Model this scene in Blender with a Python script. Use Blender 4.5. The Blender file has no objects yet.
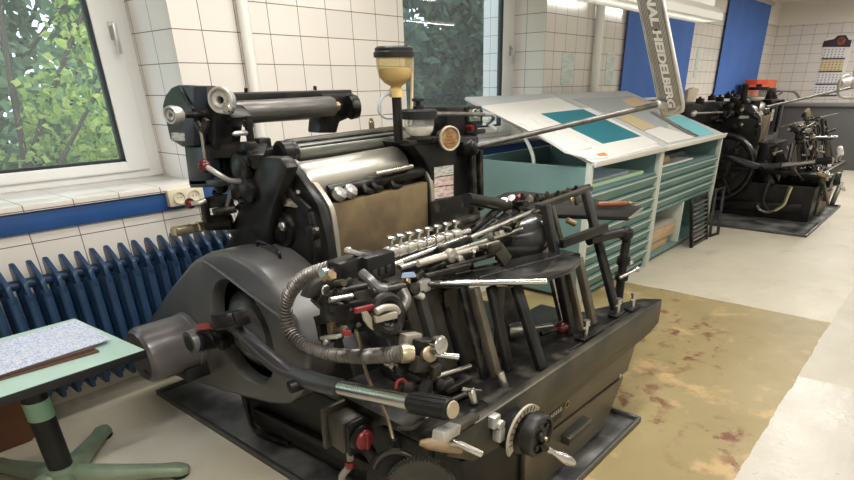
import bpy, bmesh, math, random
from mathutils import Vector as V, Matrix
random.seed(7)
S = bpy.context.scene
COL = S.collection
# ------------------------------------------------------------------ camera
F, PITCH, YAW, ROLL, CX, CY, CAMZ = 571.86, 0.461035, 0.869643, -0.015128, 450.31, 369.01, 1.42
FW = V((math.sin(YAW)*math.cos(PITCH), math.cos(YAW)*math.cos(PITCH), -math.sin(PITCH)))
RT0 = V((math.cos(YAW), -math.sin(YAW), 0)); UP0 = RT0.cross(FW)
RT = RT0*math.cos(ROLL) + UP0*math.sin(ROLL); UP = UP0*math.cos(ROLL) - RT0*math.sin(ROLL)
CAM = V((0, 0, CAMZ))
cd = bpy.data.cameras.new('camera'); cam = bpy.data.objects.new('camera', cd); COL.objects.link(cam)
cd.sensor_fit = 'HORIZONTAL'; cd.sensor_width = 36.0; cd.lens = F*36.0/854
cd.shift_x = -(CX-427)/854; cd.shift_y = (CY-240)/854
cd.clip_start = 0.05; cd.clip_end = 200
M3 = Matrix((RT, UP, -FW)).transposed()
cam.matrix_world = Matrix.Translation(CAM) @ M3.to_4x4()
S.camera = cam

def ray(px, py): return RT*((px-CX)/F) - UP*((py-CY)/F) + FW
def P(px, py, X=None, Y=None, Z=None):
    """a measured point of the photograph, set at a known depth (a vertical plane, or a height)"""
    d = ray(px, py)
    t = X/d.x if X is not None else (Y/d.y if Y is not None else (Z-CAMZ)/d.z)
    return CAM + d*t

# ------------------------------------------------------------------ materials
def newmat(name):
    m = bpy.data.materials.new(name); m.use_nodes = True
    nt = m.node_tree; b = nt.nodes['Principled BSDF']
    return m, nt, b
def rgb(c): return (c[0], c[1], c[2], 1)
def mat(name, col, rough=.5, metal=0.0, col2=None, scale=8.0, lo=.4, hi=.62, bump=0.0, bscale=60, coat=0.0, detail=4.0, rough2=None, stretch=None, spec=.5):
    m, nt, b = newmat(name); N = nt.nodes; L = nt.links
    b.inputs['Roughness'].default_value = rough; b.inputs['Metallic'].default_value = metal
    b.inputs['Coat Weight'].default_value = coat; b.inputs['Specular IOR Level'].default_value = spec
    b.inputs['Base Color'].default_value = rgb(col)
    tc = N.new('ShaderNodeTexCoord'); vec = tc.outputs['Object']
    if stretch:
        mp = N.new('ShaderNodeMapping'); mp.inputs['Scale'].default_value = stretch; L.new(vec, mp.inputs['Vector']); vec = mp.outputs['Vector']
    if col2 is not None:
        n = N.new('ShaderNodeTexNoise'); n.inputs['Scale'].default_value = scale; n.inputs['Detail'].default_value = detail
        L.new(vec, n.inputs['Vector'])
        r = N.new('ShaderNodeValToRGB'); r.color_ramp.elements[0].position = lo; r.color_ramp.elements[1].position = hi
        r.color_ramp.elements[0].color = rgb(col); r.color_ramp.elements[1].color = rgb(col2)
        L.new(n.outputs['Fac'], r.inputs['Fac']); L.new(r.outputs['Color'], b.inputs['Base Color'])
        if rough2 is not None:
            mr = N.new('ShaderNodeMapRange'); mr.inputs['From Min'].default_value = lo; mr.inputs['From Max'].default_value = hi
            mr.inputs['To Min'].default_value = rough; mr.inputs['To Max'].default_value = rough2
            L.new(n.outputs['Fac'], mr.inputs['Value']); L.new(mr.outputs['Result'], b.inputs['Roughness'])
    if bump:
        n2 = N.new('ShaderNodeTexNoise'); n2.inputs['Scale'].default_value = bscale; n2.inputs['Detail'].default_value = 3
        L.new(vec, n2.inputs['Vector'])
        bp = N.new('ShaderNodeBump'); bp.inputs['Strength'].default_value = bump; bp.inputs['Distance'].default_value = .002
        L.new(n2.outputs['Fac'], bp.inputs['Height']); L.new(bp.outputs['Normal'], b.inputs['Normal'])
    return m
def emit(name, col, s):
    m, nt, b = newmat(name); b.inputs['Base Color'].default_value = rgb(col)
    b.inputs['Emission Color'].default_value = rgb(col); b.inputs['Emission Strength'].default_value = s
    return m
def mathn(nt, op, a, b=None):
    n = nt.nodes.new('ShaderNodeMath'); n.operation = op
    for i, v in enumerate((a, b)):
        if v is None: continue
        if isinstance(v, (int, float)): n.inputs[i].default_value = v
        else: nt.links.new(v, n.inputs[i])
    return n.outputs[0]
def tile_mat(name, col, grout, pu=.2062, ou=2.216, pv=.1495, ov=1.689, g=.0042, top=2.31, paint=(.80,.76,.68)):
    m, nt, b = newmat(name); N = nt.nodes; L = nt.links
    ge = N.new('ShaderNodeNewGeometry'); sp = N.new('ShaderNodeSeparateXYZ'); L.new(ge.outputs['Position'], sp.inputs[0])
    sn = N.new('ShaderNodeSeparateXYZ'); L.new(ge.outputs['Normal'], sn.inputs[0])
    ax = mathn(nt, 'GREATER_THAN', mathn(nt, 'ABSOLUTE', sn.outputs[0]), .6)
    az = mathn(nt, 'GREATER_THAN', mathn(nt, 'ABSOLUTE', sn.outputs[2]), .6)
    def mix(f, a, c):
        return mathn(nt, 'ADD', a, mathn(nt, 'MULTIPLY', f, mathn(nt, 'SUBTRACT', c, a)))
    u = mathn(nt, 'DIVIDE', mathn(nt, 'SUBTRACT', sp.outputs[0], ou), pu)
    uy = mathn(nt, 'DIVIDE', mathn(nt, 'SUBTRACT', sp.outputs[1], 3.16), pu)
    v = mathn(nt, 'DIVIDE', mathn(nt, 'SUBTRACT', sp.outputs[2], ov), pv)
    vy = mathn(nt, 'DIVIDE', mathn(nt, 'SUBTRACT', sp.outputs[1], 3.10), .30)
    u = mix(ax, u, uy); v = mix(az, v, vy)
    fu = mathn(nt, 'ABSOLUTE', mathn(nt, 'SUBTRACT', mathn(nt, 'FRACT', u), .5))
    fv = mathn(nt, 'ABSOLUTE', mathn(nt, 'SUBTRACT', mathn(nt, 'FRACT', v), .5))
    line = mathn(nt, 'MAXIMUM', mathn(nt, 'GREATER_THAN', fu, .5-g/2/pu), mathn(nt, 'GREATER_THAN', fv, .5-g/2/pv))
    above = mathn(nt, 'GREATER_THAN', sp.outputs[2], top)
    line = mathn(nt, 'MULTIPLY', line, mathn(nt, 'SUBTRACT', 1.0, above))
    cm = N.new('ShaderNodeCombineXYZ'); L.new(mathn(nt, 'FLOOR', u), cm.inputs[0]); L.new(mathn(nt, 'FLOOR', v), cm.inputs[1])
    wn = N.new('ShaderNodeTexWhiteNoise'); wn.noise_dimensions = '2D'; L.new(cm.outputs[0], wn.inputs['Vector'])
    r = N.new('ShaderNodeMix'); r.data_type = 'RGBA'; r.inputs['A'].default_value = rgb([c*.95 for c in col]); r.inputs['B'].default_value = rgb(col)
    L.new(wn.outputs['Value'], r.inputs['Factor'])
    r2 = N.new('ShaderNodeMix'); r2.data_type = 'RGBA'; L.new(above, r2.inputs['Factor']); L.new(r.outputs['Result'], r2.inputs['A']); r2.inputs['B'].default_value = rgb(paint)
    r3 = N.new('ShaderNodeMix'); r3.data_type = 'RGBA'; L.new(line, r3.inputs['Factor']); L.new(r2.outputs['Result'], r3.inputs['A']); r3.inputs['B'].default_value = rgb(grout)
    L.new(r3.outputs['Result'], b.inputs['Base Color'])
    rg = mathn(nt, 'ADD', .12, mathn(nt, 'MULTIPLY', .6, mathn(nt, 'MAXIMUM', line, above)))
    L.new(rg, b.inputs['Roughness'])
    bp = N.new('ShaderNodeBump'); bp.invert = True; bp.inputs['Strength'].default_value = .35; bp.inputs['Distance'].default_value = .002
    L.new(line, bp.inputs['Height']); L.new(bp.outputs['Normal'], b.inputs['Normal'])
    return m
def floor_mat():
    m, nt, b = newmat('painted_concrete'); N = nt.nodes; L = nt.links
    ge = N.new('ShaderNodeNewGeometry')
    def noise(sc, det=5, off=0):
        mp = N.new('ShaderNodeMapping'); mp.inputs['Location'].default_value = (off, off*.7, 0); L.new(ge.outputs['Position'], mp.inputs['Vector'])
        n = N.new('ShaderNodeTexNoise'); n.inputs['Scale'].default_value = sc; n.inputs['Detail'].default_value = det; n.inputs['Roughness'].default_value = .62
        L.new(mp.outputs['Vector'], n.inputs['Vector']); return n.outputs['Fac']
    sp = N.new('ShaderNodeSeparateXYZ'); L.new(ge.outputs['Position'], sp.inputs[0])
    jit = mathn(nt, 'MULTIPLY', mathn(nt, 'SUBTRACT', noise(4.0, 6), .5), .045)
    x = mathn(nt, 'ADD', sp.outputs[0], jit); y = mathn(nt, 'ADD', sp.outputs[1], jit)
    def band(v, lo, hi): return mathn(nt, 'MULTIPLY', mathn(nt, 'GREATER_THAN', v, lo), mathn(nt, 'LESS_THAN', v, hi))
    def ramp(f, lo, hi):
        mr = N.new('ShaderNodeMapRange'); mr.inputs['From Min'].default_value = lo; mr.inputs['From Max'].default_value = hi; L.new(f, mr.inputs['Value']); return mr.outputs['Result']
    def mix(f, a, c):
        q = N.new('ShaderNodeMix'); q.data_type = 'RGBA'
        L.new(f, q.inputs['Factor'])
        for s, v in (('A', a), ('B', c)):
            if isinstance(v, tuple): q.inputs[s].default_value = rgb(v)
            else: L.new(v, q.inputs[s])
        return q.outputs['Result']
    base = mix(ramp(noise(1.3), .35, .7), (.60,.55,.445), (.51,.465,.36))
    white = mathn(nt, 'MULTIPLY', mathn(nt, 'LESS_THAN', x, 3.27), mathn(nt, 'LESS_THAN', y, .33))
    wcol = mix(ramp(noise(2.2), .35, .7), (.52,.49,.43), (.46,.43,.365))
    pale = mathn(nt, 'LESS_THAN', y, .33)
    base = mix(pale, base, (.49,.455,.37))
    base = mix(white, base, wcol)
    patch = mathn(nt, 'MULTIPLY', band(x, 1.2, 4.24), band(y, .33, 2.5))
    pcol = mix(ramp(noise(1.1, 5, 3.1), .40, .66), (.285,.222,.098), (.34,.272,.135))
    sand = ramp(noise(2.4, 7, 8.2), .56, .63)
    pcol = mix(sand, pcol, (.46,.325,.155))
    rust = mathn(nt, 'MULTIPLY', ramp(noise(9.0, 7, 1.4), .52, .62), ramp(noise(1.3, 3, 5.5), .49, .58))
    pcol = mix(rust, pcol, (.17,.065,.03))
    col = mix(patch, base, pcol)
    # specks of dirt and scuffs
    sp1 = ramp(noise(22.0, 3, 2.2), .70, .76)
    col = mix(mathn(nt, 'MULTIPLY', sp1, .6), col, (.14,.11,.08))
    scuff = mathn(nt, 'MULTIPLY', ramp(noise(3.0, 8, 9.9), .58, .72), .45)
    col = mix(scuff, col, (.36,.30,.21))
    L.new(col, b.inputs['Base Color'])
    rg = mathn(nt, 'ADD', .30, mathn(nt, 'MULTIPLY', .35, noise(5.0, 4, 4.4)))
    rg = mathn(nt, 'SUBTRACT', rg, mathn(nt, 'MULTIPLY', white, .16))
    L.new(rg, b.inputs['Roughness'])
    bp = N.new('ShaderNodeBump'); bp.inputs['Strength'].default_value = .35; bp.inputs['Distance'].default_value = .01
    L.new(noise(14.0, 6, 6.6), bp.inputs['Height']); L.new(bp.outputs['Normal'], b.inputs['Normal'])
    return m
def glass_mat(name, tint=(1,1,1), ior=1.5, milk=0.0, mcol=(.8,.8,.8)):
    m, nt, b = newmat(name); N = nt.nodes; L = nt.links; N.remove(b)
    t = N.new('ShaderNodeBsdfTransparent'); t.inputs[0].default_value = rgb(tint)
    g = N.new('ShaderNodeBsdfGlossy'); g.inputs['Roughness'].default_value = .01
    f = N.new('ShaderNodeFresnel'); f.inputs[0].default_value = ior
    mx = N.new('ShaderNodeMixShader'); ge = N.new('ShaderNodeNewGeometry'); L.new(mathn(nt, 'MULTIPLY', f.outputs[0], mathn(nt, 'SUBTRACT', 1.0, ge.outputs['Backfacing'])), mx.inputs[0]); L.new(t.outputs[0], mx.inputs[1]); L.new(g.outputs[0], mx.inputs[2])
    out = mx.outputs[0]
    if milk:
        d = N.new('ShaderNodeBsdfDiffuse'); d.inputs[0].default_value = rgb(mcol); m2 = N.new('ShaderNodeMixShader'); m2.inputs[0].default_value = milk
        L.new(out, m2.inputs[1]); L.new(d.outputs[0], m2.inputs[2]); out = m2.outputs[0]
    L.new(out, N['Material Output'].inputs['Surface'])
    return m
def leaf_mat(name, c1, c2, c3):
    m, nt, b = newmat(name); N = nt.nodes; L = nt.links
    ge = N.new('ShaderNodeNewGeometry'); r = N.new('ShaderNodeValToRGB')
    e = r.color_ramp.elements; e[0].color = rgb(c1); e[1].color = rgb(c3); k = e.new(.55); k.color = rgb(c2)
    L.new(ge.outputs['Random Per Island'], r.inputs['Fac']); L.new(r.outputs['Color'], b.inputs['Base Color'])
    b.inputs['Roughness'].default_value = .5
    tr = N.new('ShaderNodeBsdfTranslucent'); L.new(r.outputs['Color'], tr.inputs[0])
    mx = N.new('ShaderNodeMixShader'); mx.inputs[0].default_value = .55
    L.new(b.outputs[0], mx.inputs[1]); L.new(tr.outputs[0], mx.inputs[2]); L.new(mx.outputs[0], N['Material Output'].inputs['Surface'])
    return m

# ------------------------------------------------------------------ mesh builder
def frame_of(d):
    d = d.normalized(); a = V((0,0,1)) if abs(d.z) < .95 else V((0,1,0))
    s = d.cross(a).normalized(); u = s.cross(d).normalized()
    return d, s, u
class MB:
    def __init__(self): self.v = []; self.f = []
    def add(self, vs, fs):
        k = len(self.v); self.v += [V(q) for q in vs]; self.f += [[i+k for i in q] for q in fs]; return self
    def box(self, x0, x1, y0, y1, z0, z1):
        return self.add([(x0,y0,z0),(x1,y0,z0),(x1,y1,z0),(x0,y1,z0),(x0,y0,z1),(x1,y0,z1),(x1,y1,z1),(x0,y1,z1)],
                        [(3,2,1,0),(4,5,6,7),(0,1,5,4),(1,2,6,5),(2,3,7,6),(3,0,4,7)])
    def cube(self, c, sx, sy, sz): return self.box(c[0]-sx/2, c[0]+sx/2, c[1]-sy/2, c[1]+sy/2, c[2]-sz/2, c[2]+sz/2)
    def bar(self, p0, p1, w, h, side=None):
        p0 = V(p0); p1 = V(p1); d, s, u = frame_of(p1-p0)
        if side is not None:
            s = V(side); s = (s-d*s.dot(d)).normalized(); u = s.cross(d).normalized()
        vs = [p+s*a*w/2+u*b*h/2 for p in (p0, p1) for a, b in ((-1,-1),(1,-1),(1,1),(-1,1))]
        return self.add(vs, [(3,2,1,0),(4,5,6,7),(0,1,5,4),(1,2,6,5),(2,3,7,6),(3,0,4,7)])
    def lathe(self, prof, o, axis, n=24, a0=0, a1=2*math.pi, cap=True):
        o = V(o); d, s, u = frame_of(V(axis)); full = abs(a1-a0-2*math.pi) < 1e-6
        m = n if full else n+1; vs = []; fs = []
        for r, t in prof:
            for i in range(m):
                a = a0+(a1-a0)*i/n; vs.append(o+d*t+(s*math.cos(a)+u*math.sin(a))*max(r, 1e-5))
        for j in range(len(prof)-1):
            for i in range(n if full else n):
                i2 = (i+1) % m
                fs.append((j*m+i, j*m+i2, (j+1)*m+i2, (j+1)*m+i))
        if cap and full:
            fs.append(list(range(m))[::-1]); fs.append([(len(prof)-1)*m+i for i in range(m)])
        return self.add(vs, fs)
    def cyl(self, p0, p1, r0, r1=None, n=20):
        p0 = V(p0); p1 = V(p1); r1 = r0 if r1 is None else r1
        return self.lathe([(r0, 0), (r1, (p1-p0).length)], p0, p1-p0, n)
    def disc(self, c, axis, r, t, n=32, bev=.003):
        return self.lathe([(r-bev, 0), (r, bev), (r, t-bev), (r-bev, t)], c, axis, n)
    def tube(self, pts, r, n=10, closed=False):
        pts = [V(p) for p in pts]; vs = []; fs = []; m = len(pts); prev = None
        for i, p in enumerate(pts):
            if closed: d = pts[(i+1) % m]-pts[i-1]
            else: d = pts[min(i+1, m-1)]-pts[max(i-1, 0)]
            d.normalize()
            if prev is None: s = frame_of(d)[1]
            else:
                s = prev-d*prev.dot(d)
                s = s.normalized() if s.length > 1e-6 else frame_of(d)[1]
            prev = s; u = s.cross(d); rr = r[i] if isinstance(r, (list, tuple)) else r
            for k in range(n):
                a = 2*math.pi*k/n; vs.append(p+(s*math.cos(a)+u*math.sin(a))*rr)
        for i in range(m if closed else m-1):
            j = (i+1) % m
            for k in range(n):
                k2 = (k+1) % n; fs.append((i*n+k, i*n+k2, j*n+k2, j*n+k))
        if not closed: fs.append(list(range(n))); fs.append([(m-1)*n+k for k in range(n)][::-1])
        return self.add(vs, fs)
    def prism(self, poly, vec):
        poly = [V(p) for p in poly]; vec = V(vec); n = len(poly)
        return self.add(poly+[p+vec for p in poly], [list(range(n))[::-1], list(range(n, 2*n))]+[(i, (i+1) % n, n+(i+1) % n, n+i) for i in range(n)])
    def ball(self, c, r, n=16, sc=(1,1,1)):
        c = V(c); vs = []; fs = []; h = n//2
        for j in range(h+1):
            t = math.pi*j/h
            for i in range(n):
                a = 2*math.pi*i/n
                vs.append(c+V((r*sc[0]*math.sin(t)*math.cos(a), r*sc[1]*math.sin(t)*math.sin(a), r*sc[2]*math.cos(t))))
        for j in range(h):
            for i in range(n): fs.append((j*n+i, (j+1)*n+i, (j+1)*n+(i+1) % n, j*n+(i+1) % n))
        return self.add(vs, fs)
    def torus(self, c, axis, R, r, n=32, k=10, a0=0, a1=None):
        d, s, u = frame_of(V(axis)); c = V(c)
        if a1 is None: return self.tube([c+(s*math.cos(2*math.pi*i/n)+u*math.sin(2*math.pi*i/n))*R for i in range(n)], r, k, True)
        return self.tube([c+(s*math.cos(a0+(a1-a0)*i/n)+u*math.sin(a0+(a1-a0)*i/n))*R for i in range(n+1)], r, k)
    def build(self, name, m, parent=None, bevel=0.0, seg=2, angle=35):
        me = bpy.data.meshes.new(name)
        off = V((0,0,0))
        if parent is None:
            xs = [p.x for p in self.v]; ys = [p.y for p in self.v]; zs = [p.z for p in self.v]
            off = V(((min(xs)+max(xs))/2, (min(ys)+max(ys))/2, min(zs)))
        elif parent.type == 'EMPTY': off = parent.location.copy()
        else: off = parent.get('_o') and V(parent['_o']) or V((0,0,0))
        me.from_pydata([p-off for p in self.v], [], self.f)
        bm = bmesh.new(); bm.from_mesh(me)
        bmesh.ops.remove_doubles(bm, verts=bm.verts, dist=2e-5)
        bmesh.ops.recalc_face_normals(bm, faces=bm.faces)
        if bevel:
            es = [e for e in bm.edges if len(e.link_faces) == 2 and e.calc_face_angle(0) > .6]
            if es: bmesh.ops.bevel(bm, geom=es, offset=bevel, offset_type='OFFSET', segments=seg, profile=.5, affect='EDGES', clamp_overlap=True)
        lim = math.radians(angle)
        for f in bm.faces: f.smooth = True
        for e in bm.edges: e.smooth = len(e.link_faces) == 2 and e.calc_face_angle(0) < lim
        bm.to_mesh(me); bm.free()
        me.materials.append(m)
        o = bpy.data.objects.new(name, me); COL.objects.link(o)
        o['_o'] = list(off)
        if parent is None: o.location = off
        else: o.parent = parent
        return o
def catmull(pts, k=8):
    pts = [V(p) for p in pts]; out = []
    for i in range(len(pts)-1):
        a = pts[max(i-1, 0)]; b = pts[i]; c = pts[i+1]; d = pts[min(i+2, len(pts)-1)]
        for j in range(k):
            t = j/k; out.append(.5*((2*b)+(c-a)*t+(2*a-5*b+4*c-d)*t*t+(3*b-a-3*c+d)*t**3))
    return out+[pts[-1]]
def tag(o, label=None, cat=None, group=None, kind=None):
    if label: o['label'] = label
    if cat: o['category'] = cat
    if group: o['group'] = group
    if kind: o['kind'] = kind
    return o
def empty(name, loc, label, cat, group=None):
    o = bpy.data.objects.new(name, None); COL.objects.link(o); o.location = V(loc); o.empty_display_size = .1
    return tag(o, label, cat, group)
def part(o, label): o['label'] = label; return o
def copy_tree(o, parent=None, skip=()):
    c = o.copy(); COL.objects.link(c)
    if parent is not None: c.parent = parent
    for ch in list(o.children):
        if ch.name.split('.')[0] in skip: continue
        copy_tree(ch, c, skip)
    return c
def text_mesh(name, s, o, xdir, ydir, size, m, parent, depth=.002, align='LEFT', bold=0.0, ys=1.0, sh=0.0):
    cu = bpy.data.curves.new(name, 'FONT'); cu.body = s; cu.size = size; cu.extrude = depth; cu.align_x = align; cu.align_y = 'CENTER'; cu.offset = bold
    t = bpy.data.objects.new(name, cu); COL.objects.link(t)
    dg = bpy.context.evaluated_depsgraph_get(); me = bpy.data.meshes.new_from_object(t.evaluated_get(dg))
    bpy.data.objects.remove(t)
    x = V(xdir).normalized(); y = V(ydir).normalized(); z = x.cross(y); o = V(o)
    mb = MB(); mb.v = [o+x*(p.co.x+sh*p.co.y)+y*p.co.y*ys+z*p.co.z for p in me.vertices]; mb.f = [list(q.vertices) for q in me.polygons]
    bpy.data.meshes.remove(me)
    return mb.build(name, m, parent)
# ------------------------------------------------------------------ palette
m_tile = tile_mat('wall_tiles', (.80,.755,.70), (.15,.11,.08))
m_floor = floor_mat()
m_ceil = mat('ceiling_paint', (.80,.76,.68), .8)
m_plain = mat('wall_paint', (.74,.70,.62), .8)
m_upvc = mat('white_window_plastic', (.83,.83,.80), .3)
m_gasket = mat('rubber_gasket', (.02,.025,.03), .6)
m_glass = glass_mat('window_glass', (1,1,1), 1.5, .085, (.72,.80,.84))  # diffuse share puts a pale haze of reflected light into the panes
m_bluepaint = mat('blue_paint', (.018,.075,.24), .45, col2=(.022,.085,.27), scale=5)
m_rad = mat('blue_radiator_paint', (.014,.043,.105), .35, col2=(.019,.057,.13), scale=6)
m_blind = mat('blue_blind_cloth', (.060,.160,.50), .75, col2=(.065,.17,.53), scale=3)
m_cream = mat('cream_plastic', (.72,.66,.50), .35)
m_dark = mat('dark_hole', (.01,.01,.01), .6)
m_steel = mat('bright_steel', (.58,.56,.52), .26, 1.0, col2=(.50,.48,.44), scale=9, rough2=.34)
m_chrome = mat('chrome', (.55,.545,.53), .22, 1.0)
m_alu = mat('cast_aluminium', (.56,.55,.52), .38, .65, col2=(.46,.45,.42), scale=20)
m_black = mat('black_machine_paint', (.008,.008,.0085), .32, 0.0, col2=(.020,.019,.017), scale=9, bump=.12, bscale=120, rough2=.42, spec=.28)
m_black2 = mat('worn_black_metal', (.011,.0105,.010), .36, .3, col2=(.085,.077,.062), scale=16, lo=.50, hi=.80, bump=.15, bscale=90, rough2=.5, spec=.3)
m_grey = mat('dark_grey_enamel', (.10,.10,.103), .30, .2, col2=(.125,.123,.12), scale=4, bump=.05, bscale=200, rough2=.40)
m_motor = mat('brown_grey_enamel', (.13,.12,.125), .28, .35, col2=(.16,.148,.148), scale=5, rough2=.38)
m_olive = mat('olive_grey_metal', (.046,.043,.034), .36, .4, col2=(.10,.088,.062), scale=7, lo=.45, hi=.75, bump=.1, bscale=60, rough2=.5, spec=.35)
m_bronze = mat('bronze_plate', (.25,.185,.10), .42, .55, col2=(.15,.11,.065), scale=7, bump=.15, bscale=40, rough2=.55)
m_brass = mat('brass', (.42,.33,.19), .35, .9, col2=(.32,.25,.14), scale=30)
m_beige = mat('beige_enamel_dial', (.44,.40,.31), .5, col2=(.34,.30,.23), scale=30)
m_red = mat('red_plastic', (.17,.012,.015), .35)
m_redball = mat('dark_red_knob', (.09,.008,.010), .22)
m_white = mat('white_paper', (.82,.81,.78), .7)
m_label = mat('printed_label', (.62,.60,.55), .5, col2=(.36,.34,.31), scale=120, lo=.5, hi=.6, stretch=(.25,.25,1))
m_pinklabel = mat('printed_pink_label', (.62,.50,.45), .5, col2=(.40,.28,.25), scale=120, lo=.5, hi=.6, stretch=(.25,.25,1))
m_mint = mat('mint_green_enamel', (.16,.27,.245), .42, col2=(.18,.295,.265), scale=4)
m_mintlight = mat('light_mint_laminate', (.44,.61,.55), .35, col2=(.50,.67,.61), scale=5)
m_cabgreen = mat('grey_green_steel', (.12,.215,.205), .42, col2=(.135,.235,.225), scale=4)
m_cabedge = mat('pale_grey_green_trim', (.50,.54,.48), .4)
m_desk = mat('pale_grey_board', (.56,.58,.58), .5)
m_teal = mat('teal_card', (.012,.20,.26), .5)
m_cyan = mat('light_blue_card', (.22,.66,.74), .5)
m_manila = mat('manila_card', (.66,.53,.32), .6)
m_greycard = mat('grey_card', (.42,.45,.47), .6)
m_orange = mat('orange_plastic', (.80,.13,.04), .45)
m_orangelab = mat('orange_label', (.80,.28,.12), .6)
m_wood = mat('raw_wood', (.50,.36,.22), .55, col2=(.40,.27,.15), scale=6, stretch=(1,12,12))
m_woodr = mat('red_brown_handle', (.28,.10,.05), .3, col2=(.20,.07,.035), scale=20)
m_greyboard = mat('dark_grey_laminate', (.10,.10,.105), .45)
m_lampw = mat('white_lamp_enamel', (.80,.79,.74), .4)
m_bin = mat('rust_brown_bin', (.12,.045,.022), .5, col2=(.15,.06,.03), scale=7)
m_tray = mat('dark_drip_tray', (.065,.067,.07), .30, .2, col2=(.28,.28,.27), scale=5, lo=.38, hi=.66, bump=.3, bscale=18, rough2=.5)
m_traydge = mat('tray_rim_metal', (.10,.10,.10), .35, .6)
m_rubber = mat('black_rubber', (.013,.013,.013), .45, spec=.3)
m_hose = mat('grey_conduit_metal', (.17,.16,.145), .38, .5, col2=(.11,.10,.09), scale=30)
m_cable = mat('grey_cable', (.30,.28,.26), .5)
m_pipeb = mat('tan_oil_line', (.26,.21,.14), .4, .6)
m_outdoor = mat('outdoor_soil', (.10,.12,.05), .9)
m_bark = mat('bark', (.09,.07,.05), .9)
m_amber = None
# ------------------------------------------------------------------ room
ZC = 2.65; XE = 13.19; YW = 3.16; XL = -2.6; YB = -3.6
def struct(o): o['kind'] = 'structure'; return o
struct(MB().box(XL-.2, XE+.2, YB-.2, YW+.5, -.12, 0).build('floor', m_floor))
struct(MB().box(XL-.2, XE+.2, YB-.2, YW+.5, ZC, ZC+.12).build('ceiling', m_ceil))
WZ0, WZ1 = .935, 2.42
W1 = (-1.05, 1.643); W2 = (3.30, 5.15)
w = MB()
for x0, x1, z0, z1 in ((XL-.2, W1[0], 0, ZC), (W1[1], W2[0], 0, ZC), (W2[1], XE+.2, 0, ZC), (*W1, 0, WZ0), (*W2, 0, WZ0), (*W1, WZ1, ZC), (*W2, WZ1, ZC)):
    w.box(x0, x1, YW, YW+(.70 if x0 == W2[1] else .5), z0, z1)
struct(w.build('wall_window', m_tile))
struct(MB().box(XE, XE+.2, YB, YW, 0, ZC).build('wall_end', m_tile))
struct(MB().box(XL-.2, XL, YB, YW, 0, ZC).build('wall_left', m_plain))
struct(MB().box(XL-.2, XE+.2, YB-.2, YB, 0, ZC).build('wall_back', m_plain))
def window(name, x0, x1, yf, hx):
    r = bpy.data.objects.new(name, None); COL.objects.link(r); r.location = (x0, yf, WZ0); r['kind'] = 'structure'
    zb = .968; o = .075; s = .125          # outer frame, sash
    f = MB()
    for a in ((x0, x0+o, zb, WZ1), (x1-o, x1, zb, WZ1), (x0+o, x1-o, zb, zb+.045), (x0+o, x1-o, WZ1-o, WZ1)): f.box(a[0], a[1], yf, yf+.07, a[2], a[3])
    f.build('outer_frame', m_upvc, r, .004)
    f = MB(); X0, X1, Z0, Z1 = x0+o-.005, x1-o+.005, zb+.04, WZ1-o+.005
    sb = .05
    for a in ((X0, X0+s, Z0, Z1), (X1-s, X1, Z0, Z1), (X0+s, X1-s, Z0, Z0+sb), (X0+s, X1-s, Z1-s, Z1)): f.box(a[0], a[1], yf-.018, yf+.05, a[2], a[3])
    f.build('sash', m_upvc, r, .006)
    g = MB(); t = .014
    for a in ((X0+s, X0+s+t, Z0+sb, Z1-s), (X1-s-t, X1-s, Z0+sb, Z1-s), (X0+s, X1-s, Z0+sb, Z0+sb+t), (X0+s, X1-s, Z1-s-t, Z1-s)): g.box(a[0], a[1], yf-.006, yf+.04, a[2], a[3])
    g.build('gasket', m_gasket, r)
    MB().box(X0+s, X1-s, yf+.012, yf+.018, Z0+sb, Z1-s).build('pane', m_glass, r)
    z = 1.69
    h = MB().box(hx-.014, hx+.014, yf-.024, yf-.016, z-.035, z+.05)
    h.cyl((hx, yf-.02, z+.03), (hx, yf-.06, z+.03), .008)
    h.build('handle_base', m_alu, r)
    MB().box(hx-.010, hx+.010, yf-.068, yf-.052, z-.10, z+.04).build('handle', m_alu, r, .004)
    return r
window('window_1', W1[0], W1[1], 3.60, 1.535)
window('window_2', W2[0], W2[1], 3.50, 5.06)
# tiled sills and the blue band under them
for i, (x0, x1, yf) in enumerate(((W1[0], W1[1], 3.60), (W2[0], W2[1], 3.50))):
    struct(MB().box(x0, x1, YW-.035, yf+.02, WZ0, .966).build('trim_%d' % (i+1), m_tile, None, .003))
struct(MB().box(XL, 6.2, YW-.018, YW, .842, .934).build('trim_3', m_bluepaint, None, .003))
struct(MB().box(XL, XE, YW-.012, YW, 0, .07).build('baseboard_window', m_plain, None, .003))
# pipes on the wall
def wall_pipe(x, r, label):
    o = MB().cyl((x, YW-r-.012, 1.0), (x, YW-r-.012, ZC), r)
    for z in (1.25, 2.2): o.box(x-r-.008, x+r+.008, YW-r-.02, YW, z, z+.02)
    return tag(o.build('wall_pipe', m_lampw), label, 'pipe')
wall_pipe(2.035, .030, 'cream pipe running up the tiled wall between the two windows')
wall_pipe(6.075, .042, 'cream pipe running up the tiled wall between two green notices')
def notice(px0, px1, py0, py1, label):
    a = P(px0, py1, Y=YW-.004); b = P(px1, py0, Y=YW-.004)
    o = MB().box(a.x, b.x, YW-.005, YW-.0005, a.z, b.z).build('wall_notice', mat('green_notice', (.50,.62,.55), .5, col2=(.66,.72,.66), scale=60, lo=.45, hi=.55, stretch=(.1,.1,1)))
    tag(o, label, 'notice', 'pale green notices on the tiled wall')
notice(560.5, 574, 53, 85, 'pale green printed notice left of the thicker wall pipe')
notice(604, 615, 53, 85, 'pale green printed notice between the wall pipe and a blue blind')
notice(693, 701, 48, 78, 'faint printed notice on tiles between the two blue blinds')
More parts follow.
